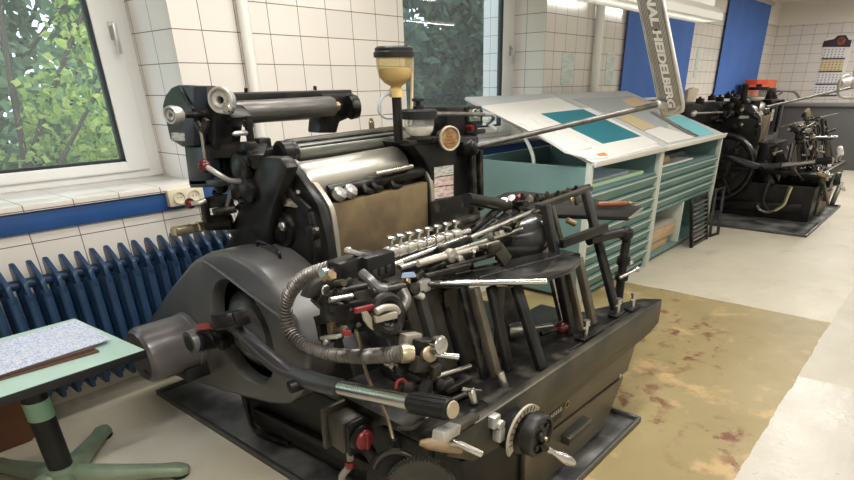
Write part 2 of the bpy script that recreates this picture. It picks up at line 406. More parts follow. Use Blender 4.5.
# blue roller blinds
def blind(x0, x1, z0, z1, label):
    r = empty('roller_blind', ((x0+x1)/2, YW-.04, z0), label, 'blind', 'blue roller blinds')
    vs = []; n = 24
    m = MB(); 
    poly = [(x0+(x1-x0)*i/n, YW-.035+.006*math.sin(i*.9)) for i in range(n+1)]
    k = len(poly)
    m.add([(x, y, z0) for x, y in poly]+[(x, y, z1) for x, y in poly]+[(x, y-.003, z0) for x, y in poly]+[(x, y-.003, z1) for x, y in poly],
          [(i, i+1, k+i+1, k+i) for i in range(n)]+[(2*k+i+1, 2*k+i, 3*k+i, 3*k+i+1) for i in range(n)]+[(i+1, i, 2*k+i, 2*k+i+1) for i in range(n)]+[(k+i, k+i+1, 3*k+i+1, 3*k+i) for i in range(n)]+[(0, k, 3*k, 2*k), (n, 2*k+n, 3*k+n, k+n)])
    m.build('blind_cloth', m_blind, r)
    MB().cyl((x0-.03, YW-.045, z1), (x1+.05, YW-.045, z1), .032).build('roller_tube', m_alu, r)
    MB().box(x0, x1, YW-.046, YW-.03, z0-.02, z0+.006).build('bottom_rail', m_lampw, r, .003)
blind(6.76, 8.80, 1.24, 2.40, 'blue roller blind hanging behind the aluminium press lamp')
blind(10.08, 12.33, 1.20, 2.58, 'blue roller blind hanging nearest the corner of the room')
# radiator
def radiator():
    x0, x1, pitch = -1.0, 2.05, .0655
    r = empty('radiator', ((x0+x1)/2, 2.98, 0), 'dark blue ribbed column radiator under the left window', 'radiator')
    n = int((x1-x0)/pitch); y0, y1 = 2.92, 3.07
    poly = []
    for cy, cz, a0 in ((y1-.03, .725, 80), (y0+.05, .685, 180)): pass
    out = [(y1, .11), (y1, .725), (y1-.015, .748), (y1-.035, .745), (y0+.05, .705), (y0+.012, .675), (y0, .635), (y0, .16), (y0+.02, .12), (y0+.05, .10)]
    for i in range(n):
        x = 1.24 - pitch*13 + pitch*(i-int((1.24-pitch*13-x0)/pitch))
        t = .036
        sl = MB()
        # each section: three columns joined by a top and a bottom head
        sl.prism([(x-t/2, y, z) for y, z in ((y1, .64), (y1, .725), (y1-.015, .748), (y1-.035, .745), (y0+.05, .705), (y0+.012, .675), (y0, .63), (y0, .60))], (t*.62, 0, 0))
        sl.prism([(x-t/2, y, z) for y, z in ((y0, .19), (y1, .19), (y1, .11), (y0+.03, .11))], (t*.62, 0, 0))
        for yy in (y0+.022, (y0+y1)/2, y1-.022): sl.lathe([(.0215, 0), (.0215, .48)], (x-t/2+t*.31, yy, .15), (0,0,1), 10)
        sl.build('section', m_rad, r, .006, 2)
    m = MB()
    for z in (.655, .15): m.cyl((x0+.02, y1-.05, z), (x1-.04, y1-.05, z), .022, n=12)
    m.build('header_pipe', m_rad, r)
    m = MB()
    for x in (-.8, .55, 1.9): m.box(x, x+.03, y1-.06, YW-.013, .10, .16).box(x, x+.02, y1-.08, y1-.02, 0, .12)
    m.build('bracket', m_rad, r)
radiator()
# double power socket on the blue band
sx0, sz1 = P(168, 188, Y=YW-.05).x, P(186, 187, Y=YW-.05).z
sa = P(168, 197, Y=YW-.05).x; sb0 = P(204.5, 197, Y=YW-.05).x
sr = empty('power_socket', ((sa+sb0)/2, YW-.03, .86), 'cream double power socket on the blue band below the sill', 'socket')
MB().box(sa, sb0, YW-.055, YW-.018, .862, .948).build('cover_plate', m_cream, sr, .006)
for x in (sa+.057, sb0-.057):
    s = MB().lathe([(.034, 0), (.034, .010), (.026, .010), (.024, .002)], (x, YW-.054, .905), (0,-1,0), 24, cap=False)
    s.build('socket_rim', m_cream, sr); h = MB()
    MB().disc((x, YW-.0545, .905), (0,-1,0), .025, .002, 24, .0005).build('socket_well', m_cream, sr)
    for dx in (-.009, .009): h.disc((x+dx, YW-.057, .905), (0,-1,0), .003, .0012, 10, .0002)
    h.build('contact_hole', m_dark, sr)
# ------------------------------------------------------------------ outdoors
struct(MB().box(-8, 26, 3.9, 30, -.6, -.45).build('ground_outside', m_outdoor))
def plant(name, label, cx, cy, rx, ry, z0, z1, n, sz, m, clumps, seed, group):
    rnd = random.Random(seed)
    r = empty(name, (cx, cy, -.45), label, 'tree', group)
    vs = []; fs = []
    cl = [(V((cx+rnd.uniform(-1,1)*rx, cy+rnd.uniform(-1,1)*ry, rnd.uniform(z0, z1))), rnd.uniform(.22, .5)) for _ in range(clumps)]
    for i in range(n):
        c, cr = rnd.choice(cl)
        d = V((rnd.gauss(0,1), rnd.gauss(0,1), rnd.gauss(0,1))).normalized()*cr*rnd.uniform(.4, 1)**.5
        p = c+d
        a = V((rnd.gauss(0,1), rnd.gauss(0,1), rnd.gauss(0,.6)-.5)).normalized()
        b = a.cross(V((rnd.gauss(0,1), rnd.gauss(0,1), rnd.gauss(0,1)))).normalized()
        L = sz*rnd.uniform(.6, 1.3); W = L*.34; k = len(vs); nn = a.cross(b)
        vs += [p, p+a*L*.45+b*W+nn*L*.08, p+a*L, p+a*L*.45-b*W+nn*L*.08]
        fs += [(k, k+1, k+2, k+3)]
    me = bpy.data.meshes.new('foliage'); off = r.location
    me.from_pydata([v-off for v in vs], [], fs); me.materials.append(m)
    o = bpy.data.objects.new('foliage', me); COL.objects.link(o); o.parent = r; o['kind'] = 'stuff'
    t = MB()
    for c, cr in cl[:max(4, clumps//5)]:
        b = V((cx+rnd.uniform(-.3,.3)*rx, cy, -.45)); t.tube(catmull([b, (b*.5+c*.5)+V((0,0,.2)), c], 4), [.03-.02*i/8 for i in range(9)], 6)
    t.build('branches', m_bark, r)
lm1 = leaf_mat('bright_leaves', (.22,.38,.12), (.52,.64,.19), (.85,.84,.26))
lm2 = leaf_mat('mid_leaves', (.16,.28,.18), (.28,.42,.25), (.42,.54,.30))
lm3 = leaf_mat('dark_leaves', (.045,.085,.075), (.08,.14,.10), (.15,.22,.13))
G = 'trees outside the windows'
plant('leafy_shrub', 'yellow green leafy shrub close outside the left window', .9, 5.2, 2.0, .40, .0, 3.4, 15000, .070, lm1, 60, 1, G)
plant('broadleaf_tree', 'mid green tree behind the yellow green shrub outside', .9, 7.1, 3.4, .6, -.2, 4.8, 60000, .14, lm2, 330, 2, G)
plant('evergreen_tree', 'dark green tree filling the view through the middle window', 9.2, 6.6, 3.8, .8, -.2, 4.4, 46000, .16, lm3, 280, 3, G)
ADDED_LAMPS = [(0.3, .5, 48), (2.3, .9, 38), (4.6, .35, 15), (6.9, .35, 16), (9.2, .9, 42), (11.3, .9, 50), (0.3, -2.0, 38), (3.4, -2.0, 24), (6.8, -2.0, 20), (10.2,-2.0,24), (2.0, 2.2, 22)]  # ceiling lamps out of view, added to light the room
# ------------------------------------------------------------------ composing cabinets
CF, CB = 1.80, 2.83
SL = V((0, CB-CF, 1.325-.952)).normalized(); SN = V((1,0,0)).cross(SL)      # slope of the desk and its normal
DO = V((0, CF-.03, .957))                                                     # a point of the desk surface (front edge)
def PD(px, py, h=0.0):
    d = ray(px, py); o = DO+SN*h; t = (o-CAM).dot(SN)/d.dot(SN); return CAM+d*t
def on_desk(name, m, pts, h0, h1, label, cat, group=None):
    q = [PD(x, y, h1) for x, y in pts]
    q = [p-SN*(h1-h0) for p in q]
    o = MB().prism(q, SN*(h1-h0)).build(name, m, None, 0)
    return tag(o, label, cat, group)
def cabinet(x0, x1, label, drawers, dz0, dz1, lower):
    r = empty('type_cabinet', ((x0+x1)/2, (CF+CB)/2, 0), label, 'cabinet', 'green composing cabinets')
    t = .022
    c = MB()
    c.box(x0, x0+t, CF, CB, .035, .925).box(x1-t, x1, CF, CB, .035, .925)
    c.box(x0+t, x1-t, CB-t, CB, .035, .925).box(x0+t, x1-t, CF+.015, CB-t, .035, .06)
    c.box(x0+t, x1-t, CF+.012, CB-t, dz1, dz1+.018)
    if lower: c.box(x0+t, x1-t, CF+.012, CB-t, dz0-.03, dz0-.005)
    c.box(x0+.06, x1-.06, CF+.05, CB-.06, 0, .035)
    c.build('carcass', m_cabgreen, r, .002)
    c = MB()                      # pale posts at the front corners
    for xx in (x0+.0145, x1-.0145): c = MB(); c.box(xx-.0165, xx+.0165, CF-.012, CF+.03, .0, .957); c.build('corner_post', m_cabedge, r, .004)
    MB().box(x0+t, x1-t, CF+.001, CF+.02, .928, .95).build('top_rail', m_cabedge, r, .003)
    # sloping desk on top
    d = MB(); a = V((x0+.002, CF-.03, .957)); b = a+SL*1.13
    d.prism([a-SN*.022, b-SN*.022, b, a], (x1-x0-.004, 0, 0))
    d.build('desk_board', m_desk, r, .003)
    l = MB(); l.prism([a-SN*.026-SL*.012, a-SN*.026, a+SN*.016, a+SN*.016-SL*.012], (x1-x0-.004, 0, 0)).build('front_lip', m_lampw, r, .003)
    for xx in (x0, x1-.02):
        s = MB(); s.tube(catmull([(xx+.01, CB-.04, .90), (xx+.01, CB-.02, 1.05), (xx+.01, CB-.09, 1.20), (xx+.01, CB-.28, 1.13)], 8), .012, 8)
        s.build('desk_stay', m_cabedge, r)
    MB().box(x0+t, x1-t, CB-.028, CB-.004, .925, 1.28).build('desk_back_panel', m_cabgreen, r) if lower else None
    ph = (dz1-dz0)/drawers
    for i in range(drawers):
        z = dz0+i*ph; m = MB()
        # a slanted front whose upper edge curls out as the pull
        m.prism([(x0+t+.006, y, zz) for y, zz in ((CF+.03, z+.004), (CF+.018, z+.004), (CF-.002, z+ph*.70), (CF-.012, z+ph*.80), (CF-.012, z+ph*.93), (CF+.004, z+ph*.95), (CF+.03, z+ph*.95))], (x1-x0-2*t-.012, 0, 0))
        dr = m.build('drawer', m_mint, r, .001)
        MB().box(x0+t+.006, x1-t-.006, CF-.015, CF-.0115, z+ph*.84, z+ph*.935).build('pull_edge', m_cabedge, dr)
    return r
XM = 4.765
cabinet(3.565, XM-.004, 'green type cabinet of many drawers nearest the front press', 8, .075, .755, False)
c2 = cabinet(XM+.004, 6.275, 'green type cabinet with open lower shelf next to the rear press', 4, .46, .755, True)
st1 = [o for o in COL.objects if o.name == 'type_cabinet'][0]
MB().tube(catmull([P(x, y, X=3.60) for x, y in ((503,119),(514,125),(525,138),(532,153),(534,166),(532,178))], 6), .013, 8).build('bowed_stay', m_cabedge, st1)
m = MB(); m.box(5.50, 5.53, CF+.012, CB-.03, .06, .43); m.build('divider', m_cabedge, c2, .002)
# on the first desk
on_desk('layout_sheet', m_white, [(480,106), (557,97.5), (661,146), (592,162)], .0005, .004, 'large white sheet covering the slope of the nearer desk', 'sheet of paper')
on_desk('layout_board', m_white, [(516.5,118.5), (526,117), (583,149), (566,151)], .0045, .019, 'narrow white board nearest the open side of the closer desk', 'board')
on_desk('ruled_board', m_white, [(527,115.5), (533,115), (592,147), (583,149)], .0045, .018, 'narrow white board right beside the teal sheet on desk', 'board')
on_desk('white_card', m_white, [(566,152), (583,149.5), (608,156.8), (591.5,159)], .0045, .013, 'short white card with orange tags near the front lip', 'card')
on_desk('backing_sheet', m_white, [(534,113), (589,107.5), (658,143), (612,154)], .0045, .0065, 'white sheet lying beneath the teal sheet', 'sheet of paper')
on_desk('teal_sheet', m_teal, [(541,113.5), (583,109), (641,136), (603,143.5)], .007, .009, 'teal coloured sheet taped on the nearer sloping desk', 'sheet of paper')
on_desk('orange_tag', m_orangelab, [(574,142), (580,141), (583,143), (577,144.3)], .0145, .0155, 'small orange tag farther from the front lip of desk', 'tag', 'orange tags on the desk')
on_desk('orange_tag', m_orangelab, [(596,153.8), (604,152.3), (608,154.5), (599.5,156)], .0135, .0145, 'orange tag closest to the front lip of nearer desk', 'tag', 'orange tags on the desk')
# on the second desk
on_desk('grey_sheet', m_greycard, [(573,99), (632,95.7), (668,113), (668,133), (664,139)], .0005, .003, 'large grey sheet covering the slope of the farther desk', 'sheet of paper')
on_desk('manila_sheet', m_manila, [(621,100), (634,97), (655,107), (640,110)], .0035, .005, 'tan card at the upper edge of the farther desk', 'card', 'tan cards on the farther desk')
on_desk('manila_strip', m_manila, [(618,117.5), (629,114), (657,127), (642,130)], .0035, .005, 'tan card in the middle of the farther desk, left of white sheet', 'card', 'tan cards on the farther desk')
on_desk('white_sheet', m_white, [(644,131), (660,126.5), (697,137), (668,143)], .0035, .0055, 'white sheet near the lip of the farther desk', 'sheet of paper')
on_desk('light_blue_sheet', m_cyan, [(663,116.5), (683,116), (715,133), (700,136)], .0035, .0055, 'light blue sheet at the far edge of the farther desk', 'sheet of paper')
on_desk('straight_edge', m_steel, [(650,112), (654,111), (699,136), (695,137)], .006, .009, 'long metal straight edge beside the light blue sheet', 'ruler')
# in the open top shelves
zs = .7735
def flat(name, m, x0, x1, y0, y1, z0, z1, label, cat, group=None, rz=0):
    o = MB().box(-(x1-x0)/2, (x1-x0)/2, -(y1-y0)/2, (y1-y0)/2, 0, z1-z0).build(name, m, None, .0008, 1)
    o.location = ((x0+x1)/2, (y0+y1)/2, z0); o.rotation_euler.z = rz
    return tag(o, label, cat, group)
m_bluep = mat('pale_blue_paper', (.50,.58,.70), .6); m_greenp = mat('pale_green_paper', (.52,.70,.48), .6)
flat('green_paper', m_greenp, 3.72, 4.60, 1.86, 2.42, zs+.0005, zs+.022, 'pale green paper pile under the blue sheets in cabinet shelf', 'paper')
flat('blue_paper', m_bluep, 3.66, 4.40, 1.90, 2.46, zs+.023, zs+.040, 'pale blue sheets on green paper in the nearer cabinet shelf', 'paper')
flat('white_paper', m_white, 4.95, 5.75, 1.87, 2.40, zs+.0005, zs+.012, 'white papers lying in the farther cabinet top shelf', 'paper')
o = MB().lathe([(.022, 0), (.034, 0), (.034, .42), (.022, .42)], (0, 0, 0), (1, .0, 0), 20, cap=False).build('cardboard_tube', m_wood)
o.location = (5.02, 1.93, zs+.0125); tag(o, 'brown cardboard tube lying on white papers in cabinet shelf', 'tube')
flat('dark_ruler', m_greyboard, 5.40, 5.95, 2.02, 2.07, zs+.0125, zs+.045, 'dark flat bar lying behind the cardboard tube in shelf', 'bar')
# lower opening of the second cabinet
def crate(x0, x1, y0, y1, z0, z1, label):
    r = empty('wooden_box', ((x0+x1)/2, (y0+y1)/2, z0), label, 'box', 'wooden boxes in the cabinet')
    MB().box(x0, x1, y0, y1, z0, z1-.02).build('box_body', m_wood, r, .004)
    MB().box(x0-.004, x1+.004, y0-.004, y1+.004, z1-.019, z1).build('lid', mat('box_lid_grey', (.33,.31,.27), .6), r, .003)
crate(4.86, 5.36, 1.86, 2.30, .0605, .155, 'lower wooden box at bottom of the farther cabinet')
crate(4.87, 5.44, 1.835, 2.30, .156, .285, 'upper wooden box with grey top in the farther cabinet')
# dark slotted metal frames leaning at the cabinet
def chase(x, label, n, lean):
    r = empty('printing_frame', (x, 1.74, 0), label, 'frame', 'black printing frames by the cabinet')
    m = MB(); w, h = .30, .43
    y0 = 1.60; y1 = 1.60+w
    def q(y, z): return V((x+lean*z, y, .001+z))
    T = (.022, 0, 0)
    for a in (((y0,0),(y1,0),(y1,.03),(y0,.03)), ((y0,h-.03),(y1,h-.03),(y1,h),(y0,h)), ((y0,.03),(y0+.03,.03),(y0+.03,h-.03),(y0,h-.03)), ((y1-.03,.03),(y1,.03),(y1,h-.03),(y1-.03,h-.03))):
        m.prism([q(*k) for k in a], T)
    m.build('outer_frame', m_black2, r, .002)
    m = MB()
    for i in range(n):
        z = .05+i*(h-.09)/n; m.prism([q(y0+.03, z), q(y1-.03, z), q(y1-.03, z+.012), q(y0+.03, z+.012)], T)
    m.build('slat_bank', m_steel, r)
def rack():
    r = empty('galley_rack', (5.85, 1.73, 0), 'black slotted rack standing in front of the farther cabinet', 'rack')
    m = MB()
    for x in (5.60, 6.02): m.bar((x, 1.70, 0), (x+.02, 1.78, .43), .03, .03)
    m.bar((5.60, 1.71, .02), (6.02, 1.71, .02), .03, .03).bar((5.62, 1.78, .42), (6.04, 1.78, .42), .03, .03)
    m.build('frame', m_black2, r, .003)
    for i in range(9):
        z = .055+i*.04; y = 1.71+.07*z/.43
        MB().box(5.615+.02*z/.43, 6.02+.015*z/.43, y-.018, y+.012, z, z+.012).build('galley', m_greyboard if i % 3 else m_steel, r, .001)
rack()
def lean():
    r = empty('iron_frame', (6.22, 1.70, 0), 'black iron frame leaning against the corner of the farther cabinet', 'frame')
    m = MB(); a = V((6.12, 1.70, 0)); b = V((6.30, 1.775, .45)); w = V((.16, -.03, 0))
    for p, q in ((a, b), (a+w, b+w)): m.bar(p, q, .028, .02)
    for t in (.03, .5, .97): m.bar(a*(1-t)+b*t, a*(1-t)+b*t+w, .024, .018)
    m.build('frame', m_black2, r, .002)
lean()
# ------------------------------------------------------------------ hanging work lamp above the desks
def work_lamp():
    x0, x1, y0, y1, zb = 3.2, 5.55, 1.775, 1.945, 1.850
    r = empty('hanging_lamp', ((x0+x1)/2, (y0+y1)/2, zb), 'long white fluorescent lamp with toothed louvre hanging over the green desks', 'lamp')
    h = MB(); h.prism([(x0, y, z) for y, z in ((y0-.02, zb+.055), (y0+.03, zb+.10), (y0+.06, zb+.10), (y0+.06, zb+.17), (y1-.06, zb+.17), (y1-.06, zb+.10), (y1-.03, zb+.10), (y1+.02, zb+.055), (y1+.02, zb+.05), (y0-.02, zb+.05))], (x1-x0, 0, 0))
    h.build('housing', m_lampw, r, .003)
    l = MB(); n = int((x1-x0)/.055)
    l.box(x0, x1, y0-.02, y0-.014, zb+.004, zb+.05).box(x0, x1, y1+.014, y1+.02, zb+.004, zb+.05)
    for i in range(n+1):
        x = x0+i*(x1-x0-.004)/n; l.box(x, x+.004, y0-.014, y1+.014, zb, zb+.045)
    l.build('louvre', m_lampw, r)
    for y in (y0+.07, y1-.07): MB().cyl((x0+.05, y, zb+.03), (x1-.05, y, zb+.03), .012, n=12).build('fluorescent_tube', m_tube, r)
    w_ = MB()
    for x in (x0+.35, x1-.35): w_.cyl((x, (y0+y1)/2, zb+.165), (x, (y0+y1)/2, ZC), .006, n=8)
    w_.build('suspension_rod', m_lampw, r)
m_tube = emit('fluorescent_tube', (1, .97, .92), 3.2)
def add_area(x, y, z, sx, sy, p, col=(1, .97, .93)):
    l = bpy.data.lights.new('added_lamp_light', 'AREA'); l.shape = 'RECTANGLE'; l.size = sx; l.size_y = sy; l.energy = p; l.color = col
    o = bpy.data.objects.new('added_lamp_light', l); COL.objects.link(o); o.location = (x, y, z); return o
work_lamp()
m_diff = emit('added_lamp_diffuser', (1, .96, .88), 3.0)
def added_ceiling_lamp(x, y, p, label, L=1.5):
    r = empty('added_ceiling_lamp', (x, y, ZC-.09), label, 'lamp', 'unseen ceiling lamps added to light the workshop')
    MB().box(x-L/2, x+L/2, y-.10, y+.10, ZC-.06, ZC-.001).build('housing', m_lampw, r, .004)
    MB().box(x-L/2+.01, x+L/2-.01, y-.08, y+.08, ZC-.085, ZC-.061).build('diffuser', m_diff, r, .004)
    add_area(x, y, ZC-.095, L, .18, p)
for i, (x, y, p) in enumerate(ADDED_LAMPS):
    added_ceiling_lamp(x, y, p, 'unseen ceiling lamp with a flat white diffuser, added to light the workshop')
# ------------------------------------------------------------------ end wall: calendar, counter, orange box
def month_mat(name, bgc):
    m, nt, b = newmat(name); N = nt.nodes; L = nt.links
    ge = N.new('ShaderNodeNewGeometry'); sp = N.new('ShaderNodeSeparateXYZ'); L.new(ge.outputs['Position'], sp.inputs[0])
    fy = mathn(nt, 'FRACT', mathn(nt, 'DIVIDE', sp.outputs[1], .056)); fz = mathn(nt, 'FRACT', mathn(nt, 'DIVIDE', sp.outputs[2], .040))
    on = mathn(nt, 'MULTIPLY', mathn(nt, 'LESS_THAN', fy, .45), mathn(nt, 'LESS_THAN', fz, .42))
    q = N.new('ShaderNodeMix'); q.data_type = 'RGBA'; L.new(on, q.inputs['Factor']); q.inputs['A'].default_value = rgb(bgc); q.inputs['B'].default_value = rgb((.22,.23,.30))
    L.new(q.outputs['Result'], b.inputs['Base Color']); b.inputs['Roughness'].default_value = .6
    return m
def calendar():
    r = empty('wall_calendar', (XE-.01, 2.14, 1.16), 'four month wall calendar with dark header hanging on the tiled end wall', 'calendar')
    X = XE-.006
    def q(px, py): return P(px, py, X=X)
    def panel(pts, m, nm, par=r, dx=.0): return MB().prism([P(x, y, X=X-dx) for x, y in pts], (.003, 0, 0)).build(nm, m, par)
    panel([(826,38), (847,35), (853,37), (852,47), (838.5,97), (812.5,95.5)], m_white, 'backing_sheet')
    hd = panel([(824,41), (834,39), (838,35.5), (846,35), (849,40), (852,39.5), (850,47), (822,47)], mat('dark_header', (.05,.03,.035), .4), 'header', r, .004)
    c = P(841.5, 41, X=X-.0075)
    MB().disc(c, (-1,0,0), .062, .003, 28, .0005).build('header_roundel', mat('red_brown_print', (.33,.10,.06), .5, col2=(.10,.03,.03), scale=14), hd)
    cols = [month_mat('white_month_print', (.80,.79,.77)), month_mat('yellow_month_print', (.72,.58,.30)), month_mat('white_month_print', (.80,.79,.77)), month_mat('white_month_print', (.80,.79,.77))]
    ys = [(48, 58), (60, 71), (73, 83.5), (85.5, 95)]
    for i, (a, b) in enumerate(ys):
        def lx(y): return 826.0-(y-36)*.229
        def rx(y): return 851.5-(y-36)*.222
        pts = [(lx(a)+1, a), (rx(a)-2, a-.5), (rx(b)-2, b-.3), (lx(b)+1, b)]
        mo = panel(pts, cols[i], 'month_leaf', r, .004)
        bar = panel([(lx(b)+.5, b+.2), (rx(b)-1.5, b-.2), (rx(b+1.3)-1.5, b+1.1), (lx(b+1.3)+.5, b+1.5)], mat('dark_band', (.05,.05,.06), .5), 'month_band', r, .005)
calendar()
cr = empty('low_counter', (12.75, 1.2, 0), 'dark grey counter along the tiled end wall', 'counter')
MB().box(12.40, 13.17, -.9, 3.10, 0, 1.0).build('front_panel', m_greyboard, cr, .004)
MB().box(12.36, 13.18, -.94, 3.12, 1.0, 1.04).build('counter_top', mat('counter_laminate', (.16,.16,.165), .4), cr, .004)
gb = MB().box(12.36, 12.9, .2, 1.55, 1.041, 1.16).build('grey_case', m_greyboard, None, .006); tag(gb, 'long dark grey case lying on the counter top', 'case')
st = empty('side_cupboard', (11.4, 2.8, 0), 'low grey cupboard standing in the corner behind the rear press', 'cupboard')
MB().box(10.95, 11.85, 2.50, 3.08, 0, 1.12).build('body', m_greyboard, st, .004)
for x in (10.97, 11.405): MB().box(x, x+.425, 2.485, 2.50, .06, 1.08).build('door', m_greyboard, st, .003)
ob = empty('orange_box', (11.4, 2.85, 1.121), 'orange cardboard box standing behind the rear press in the corner', 'box')
a = P(754, 80, Y=2.85); b = P(771, 95, Y=2.85)
MB().box(a.x, b.x, 2.80, 2.98, 1.121, a.z).build('box_body', m_orange, ob, .004)
MB().box(a.x-.003, a.x+(b.x-a.x)*.5, 2.795, 2.985, a.z-.07, a.z+.004).build('lid_flap', mat('deep_orange_card', (.70,.07,.02), .5), ob, .002)
m_panel = mat('worn_bronze_grey_panel', (.085,.072,.052), .38, .35, col2=(.15,.125,.09), scale=6, lo=.42, hi=.68, bump=.08, bscale=60, rough2=.5)
m_palebrass = mat('pale_brass', (.55,.48,.34), .35, .9)
m_arm = mat('slate_lever_paint', (.055,.055,.062), .32, .2)
m_satin = mat('satin_steel_drum', (.43,.415,.37), .42, 1.0, col2=(.38,.365,.32), scale=6, rough2=.46)
m_cover = mat('slate_machine_paint', (.030,.035,.042), .36, .1, col2=(.038,.044,.052), scale=6, spec=.35)
m_blackgloss = mat('black_gloss_enamel', (.012,.012,.012), .12, 0, col2=(.03,.03,.03), scale=9, bump=.06, bscale=60, rough2=.26)
m_lampgrey = mat('silver_lamp_enamel', (.60,.59,.56), .34, .25, col2=(.52,.51,.48), scale=12)
m_letters = mat('white_raised_letters', (.85,.84,.80), .4)
m_edge = mat('worn_steel_edge', (.40,.37,.31), .4, .6)
# ------------------------------------------------------------------ mint side table at lower left
TZ = .58
c1 = P(75.5, 318, Z=TZ); c2 = P(146, 349.5, Z=TZ); e = (P(0, 400, Z=TZ)-c2).normalized(); e1 = (P(0, 337.5, Z=TZ)-c1).normalized()
dl = ((e+e1)/2).normalized()
c3 = c2+dl*.95; c4 = c1+dl*.95
tb = empty('side_table', (.417, 2.325, 0), 'mint green pedestal table with printed sheet at lower left beside the radiator', 'table')
def inset(q, k): 
    c = sum(q, V((0,0,0)))/4; return [p+(c-p).normalized()*k for p in q]
Q = [c1, c2, c3, c4]
MB().prism([p-V((0,0,.032)) for p in Q], (0,0,.031)).build('edge_band', m_rubber, tb, .003)
MB().prism([p-V((0,0,.0012)) for p in inset(Q, .006)], (0,0,.0018)).build('table_top', m_mintlight, tb)
bx, by = .417, 2.325
pc = MB().cyl((bx, by, .10), (bx, by, TZ-.075), .042, n=28).build('pedestal', m_rubber, tb)
MB().lathe([(.0445, 0), (.0445, .075)], (bx, by, .345), (0,0,1), 28).build('collar', mat('mint_collar', (.24,.42,.30), .4), tb)
MB().cyl((bx, by, TZ-.085), (bx, by, TZ-.034), .036, n=24).build('upper_tube', m_black, tb)
m_leg = mat('olive_mint_enamel', (.16,.21,.14), .38, col2=(.21,.26,.175), scale=9)
hub = MB().lathe([(.075, 0), (.072, .03), (.055, .06), (.048, .09)], (bx, by, .04), (0,0,1), 28).build('base_hub', m_leg, tb)
tips = [P(190, 470, Z=.02), P(104, 432, Z=.02)]
a0 = math.atan2(tips[0].y-by, tips[0].x-bx); 
for k, a in enumerate((a0, math.atan2(tips[1].y-by, tips[1].x-bx), a0+math.radians(-73), a0+math.radians(145), a0+math.radians(216))):
    d = V((math.cos(a), math.sin(a), 0)); s = V((-d.y, d.x, 0)); L = .42
    m = MB(); secs = []
    for t, w_, z0, z1 in ((.04, .040, .045, .115), (.2, .034, .035, .085), (.34, .03, .022, .062), (.40, .036, .018, .056), (L, .034, .016, .050), (L+.025, .018, .016, .044)):
        o = V((bx, by, 0))+d*t
        secs.append([o+s*w_*u+V((0,0,z0+(z1-z0)*v)) for u, v in ((-1,0), (1,0), (1,.6), (.6,1), (-.6,1), (-1,.6))])
    for i in range(len(secs)):
        m.v += secs[i]
        if i: m.f += [[(i-1)*6+j, (i-1)*6+(j+1) % 6, i*6+(j+1) % 6, i*6+j] for j in range(6)]
    m.f += [list(range(6))[::-1], [len(m.v)-6+j for j in range(6)]]
    lg = m.build('leg', m_leg, tb, .004)
    MB().lathe([(.030, 0), (.036, .006), (.036, .014)], V((bx, by, .001))+d*(L-.015), (0,0,1), 20).build('foot_pad', m_rubber, lg)
def flat_px(name, m, pts, z, t, label, cat, group=None):
    return tag(MB().prism([P(x, y, Z=z+t)-V((0,0,t)) for x, y in pts], (0,0,t)).build(name, m), label, cat, group)
m_print = mat('blue_stipple_print', (.72,.75,.86), .6, col2=(.30,.36,.60), scale=170, lo=.45, hi=.66, detail=6)
ext = lambda a, b, k: (a[0]+(b[0]-a[0])*k, a[1]+(b[1]-a[1])*k)
for i in range(2):
    z = TZ+.0015+i*.0085
    p0, p1, p2, p3 = (99-i*5, 350.5-i*3), (88-i*5, 344-i*3), (-60, 379-i*3), (-60, 396-i*3)
    flat_px('brown_board', mat('brown_board_edge', (.10,.055,.035), .5), [p0, p1, p2, p3], z, .007, ('lower', 'upper')[i]+' thin brown board under the printed sheet on the mint table', 'board', 'boards on the mint table')
flat_px('printed_sheet', m_print, [(77, 319.5), (111, 338.5), (-70, 397), (-70, 364)], TZ+.0185, .003, 'blue stippled printed sheet lying on the mint side table', 'sheet of paper')
# rust brown bin behind the table
bd_ = MB().prism([V((x, 2.865+.10*z, z)) for x, z in ((-.55,.002),(.44,.002),(.462,.012),(.467,.03),(.467,.34),(-.55,.34))], (0,.020,0)).build('wooden_board', m_bin, None, .002)
tag(bd_, 'rust brown board leaning at the radiator under the mint table', 'board')
# ------------------------------------------------------------------ drip trays under the presses
def drip_tray(x0, x1, y0, y1, label):
    r = empty('drip_tray', ((x0+x1)/2, (y0+y1)/2, 0), label, 'tray', 'drip trays under the presses')
    MB().box(x0, x1, y0, y1, .001, .008).build('tray_sheet', m_tray, r)
    for i, a in enumerate(((x0, x0+.018, y0, y1), (x1-.018, x1, y0, y1), (x0+.018, x1-.018, y0, y0+.018), (x0+.018, x1-.018, y1-.018, y1))):
        MB().box(a[0], a[1], a[2], a[3], .001, .030).build('rim', m_traydge, r, .004)
drip_tray(1.009, 2.307, .79, 2.85, 'dark metal drip tray under the front printing press')
drip_tray(6.665, 8.62, .93, 2.70, 'dark metal drip tray under the rear printing press')
# ------------------------------------------------------------------ the platen press
R0 = V((1.60, 1.75, .0085))
pr = empty('printing_press', R0, 'black platen printing press with grey flywheel guard standing in front', 'printing press')
def mk(name, m, mb, bevel=.003, par=None): return mb.build(name, m, par or pr, bevel)
B = MB
def xz(pts, y0, y1): return B().prism([(x, y0, z) for x, z in pts], (0, y1-y0, 0))
def yz(pts, x0, x1): return B().prism([(x0, y, z) for y, z in pts], (x1-x0, 0, 0))
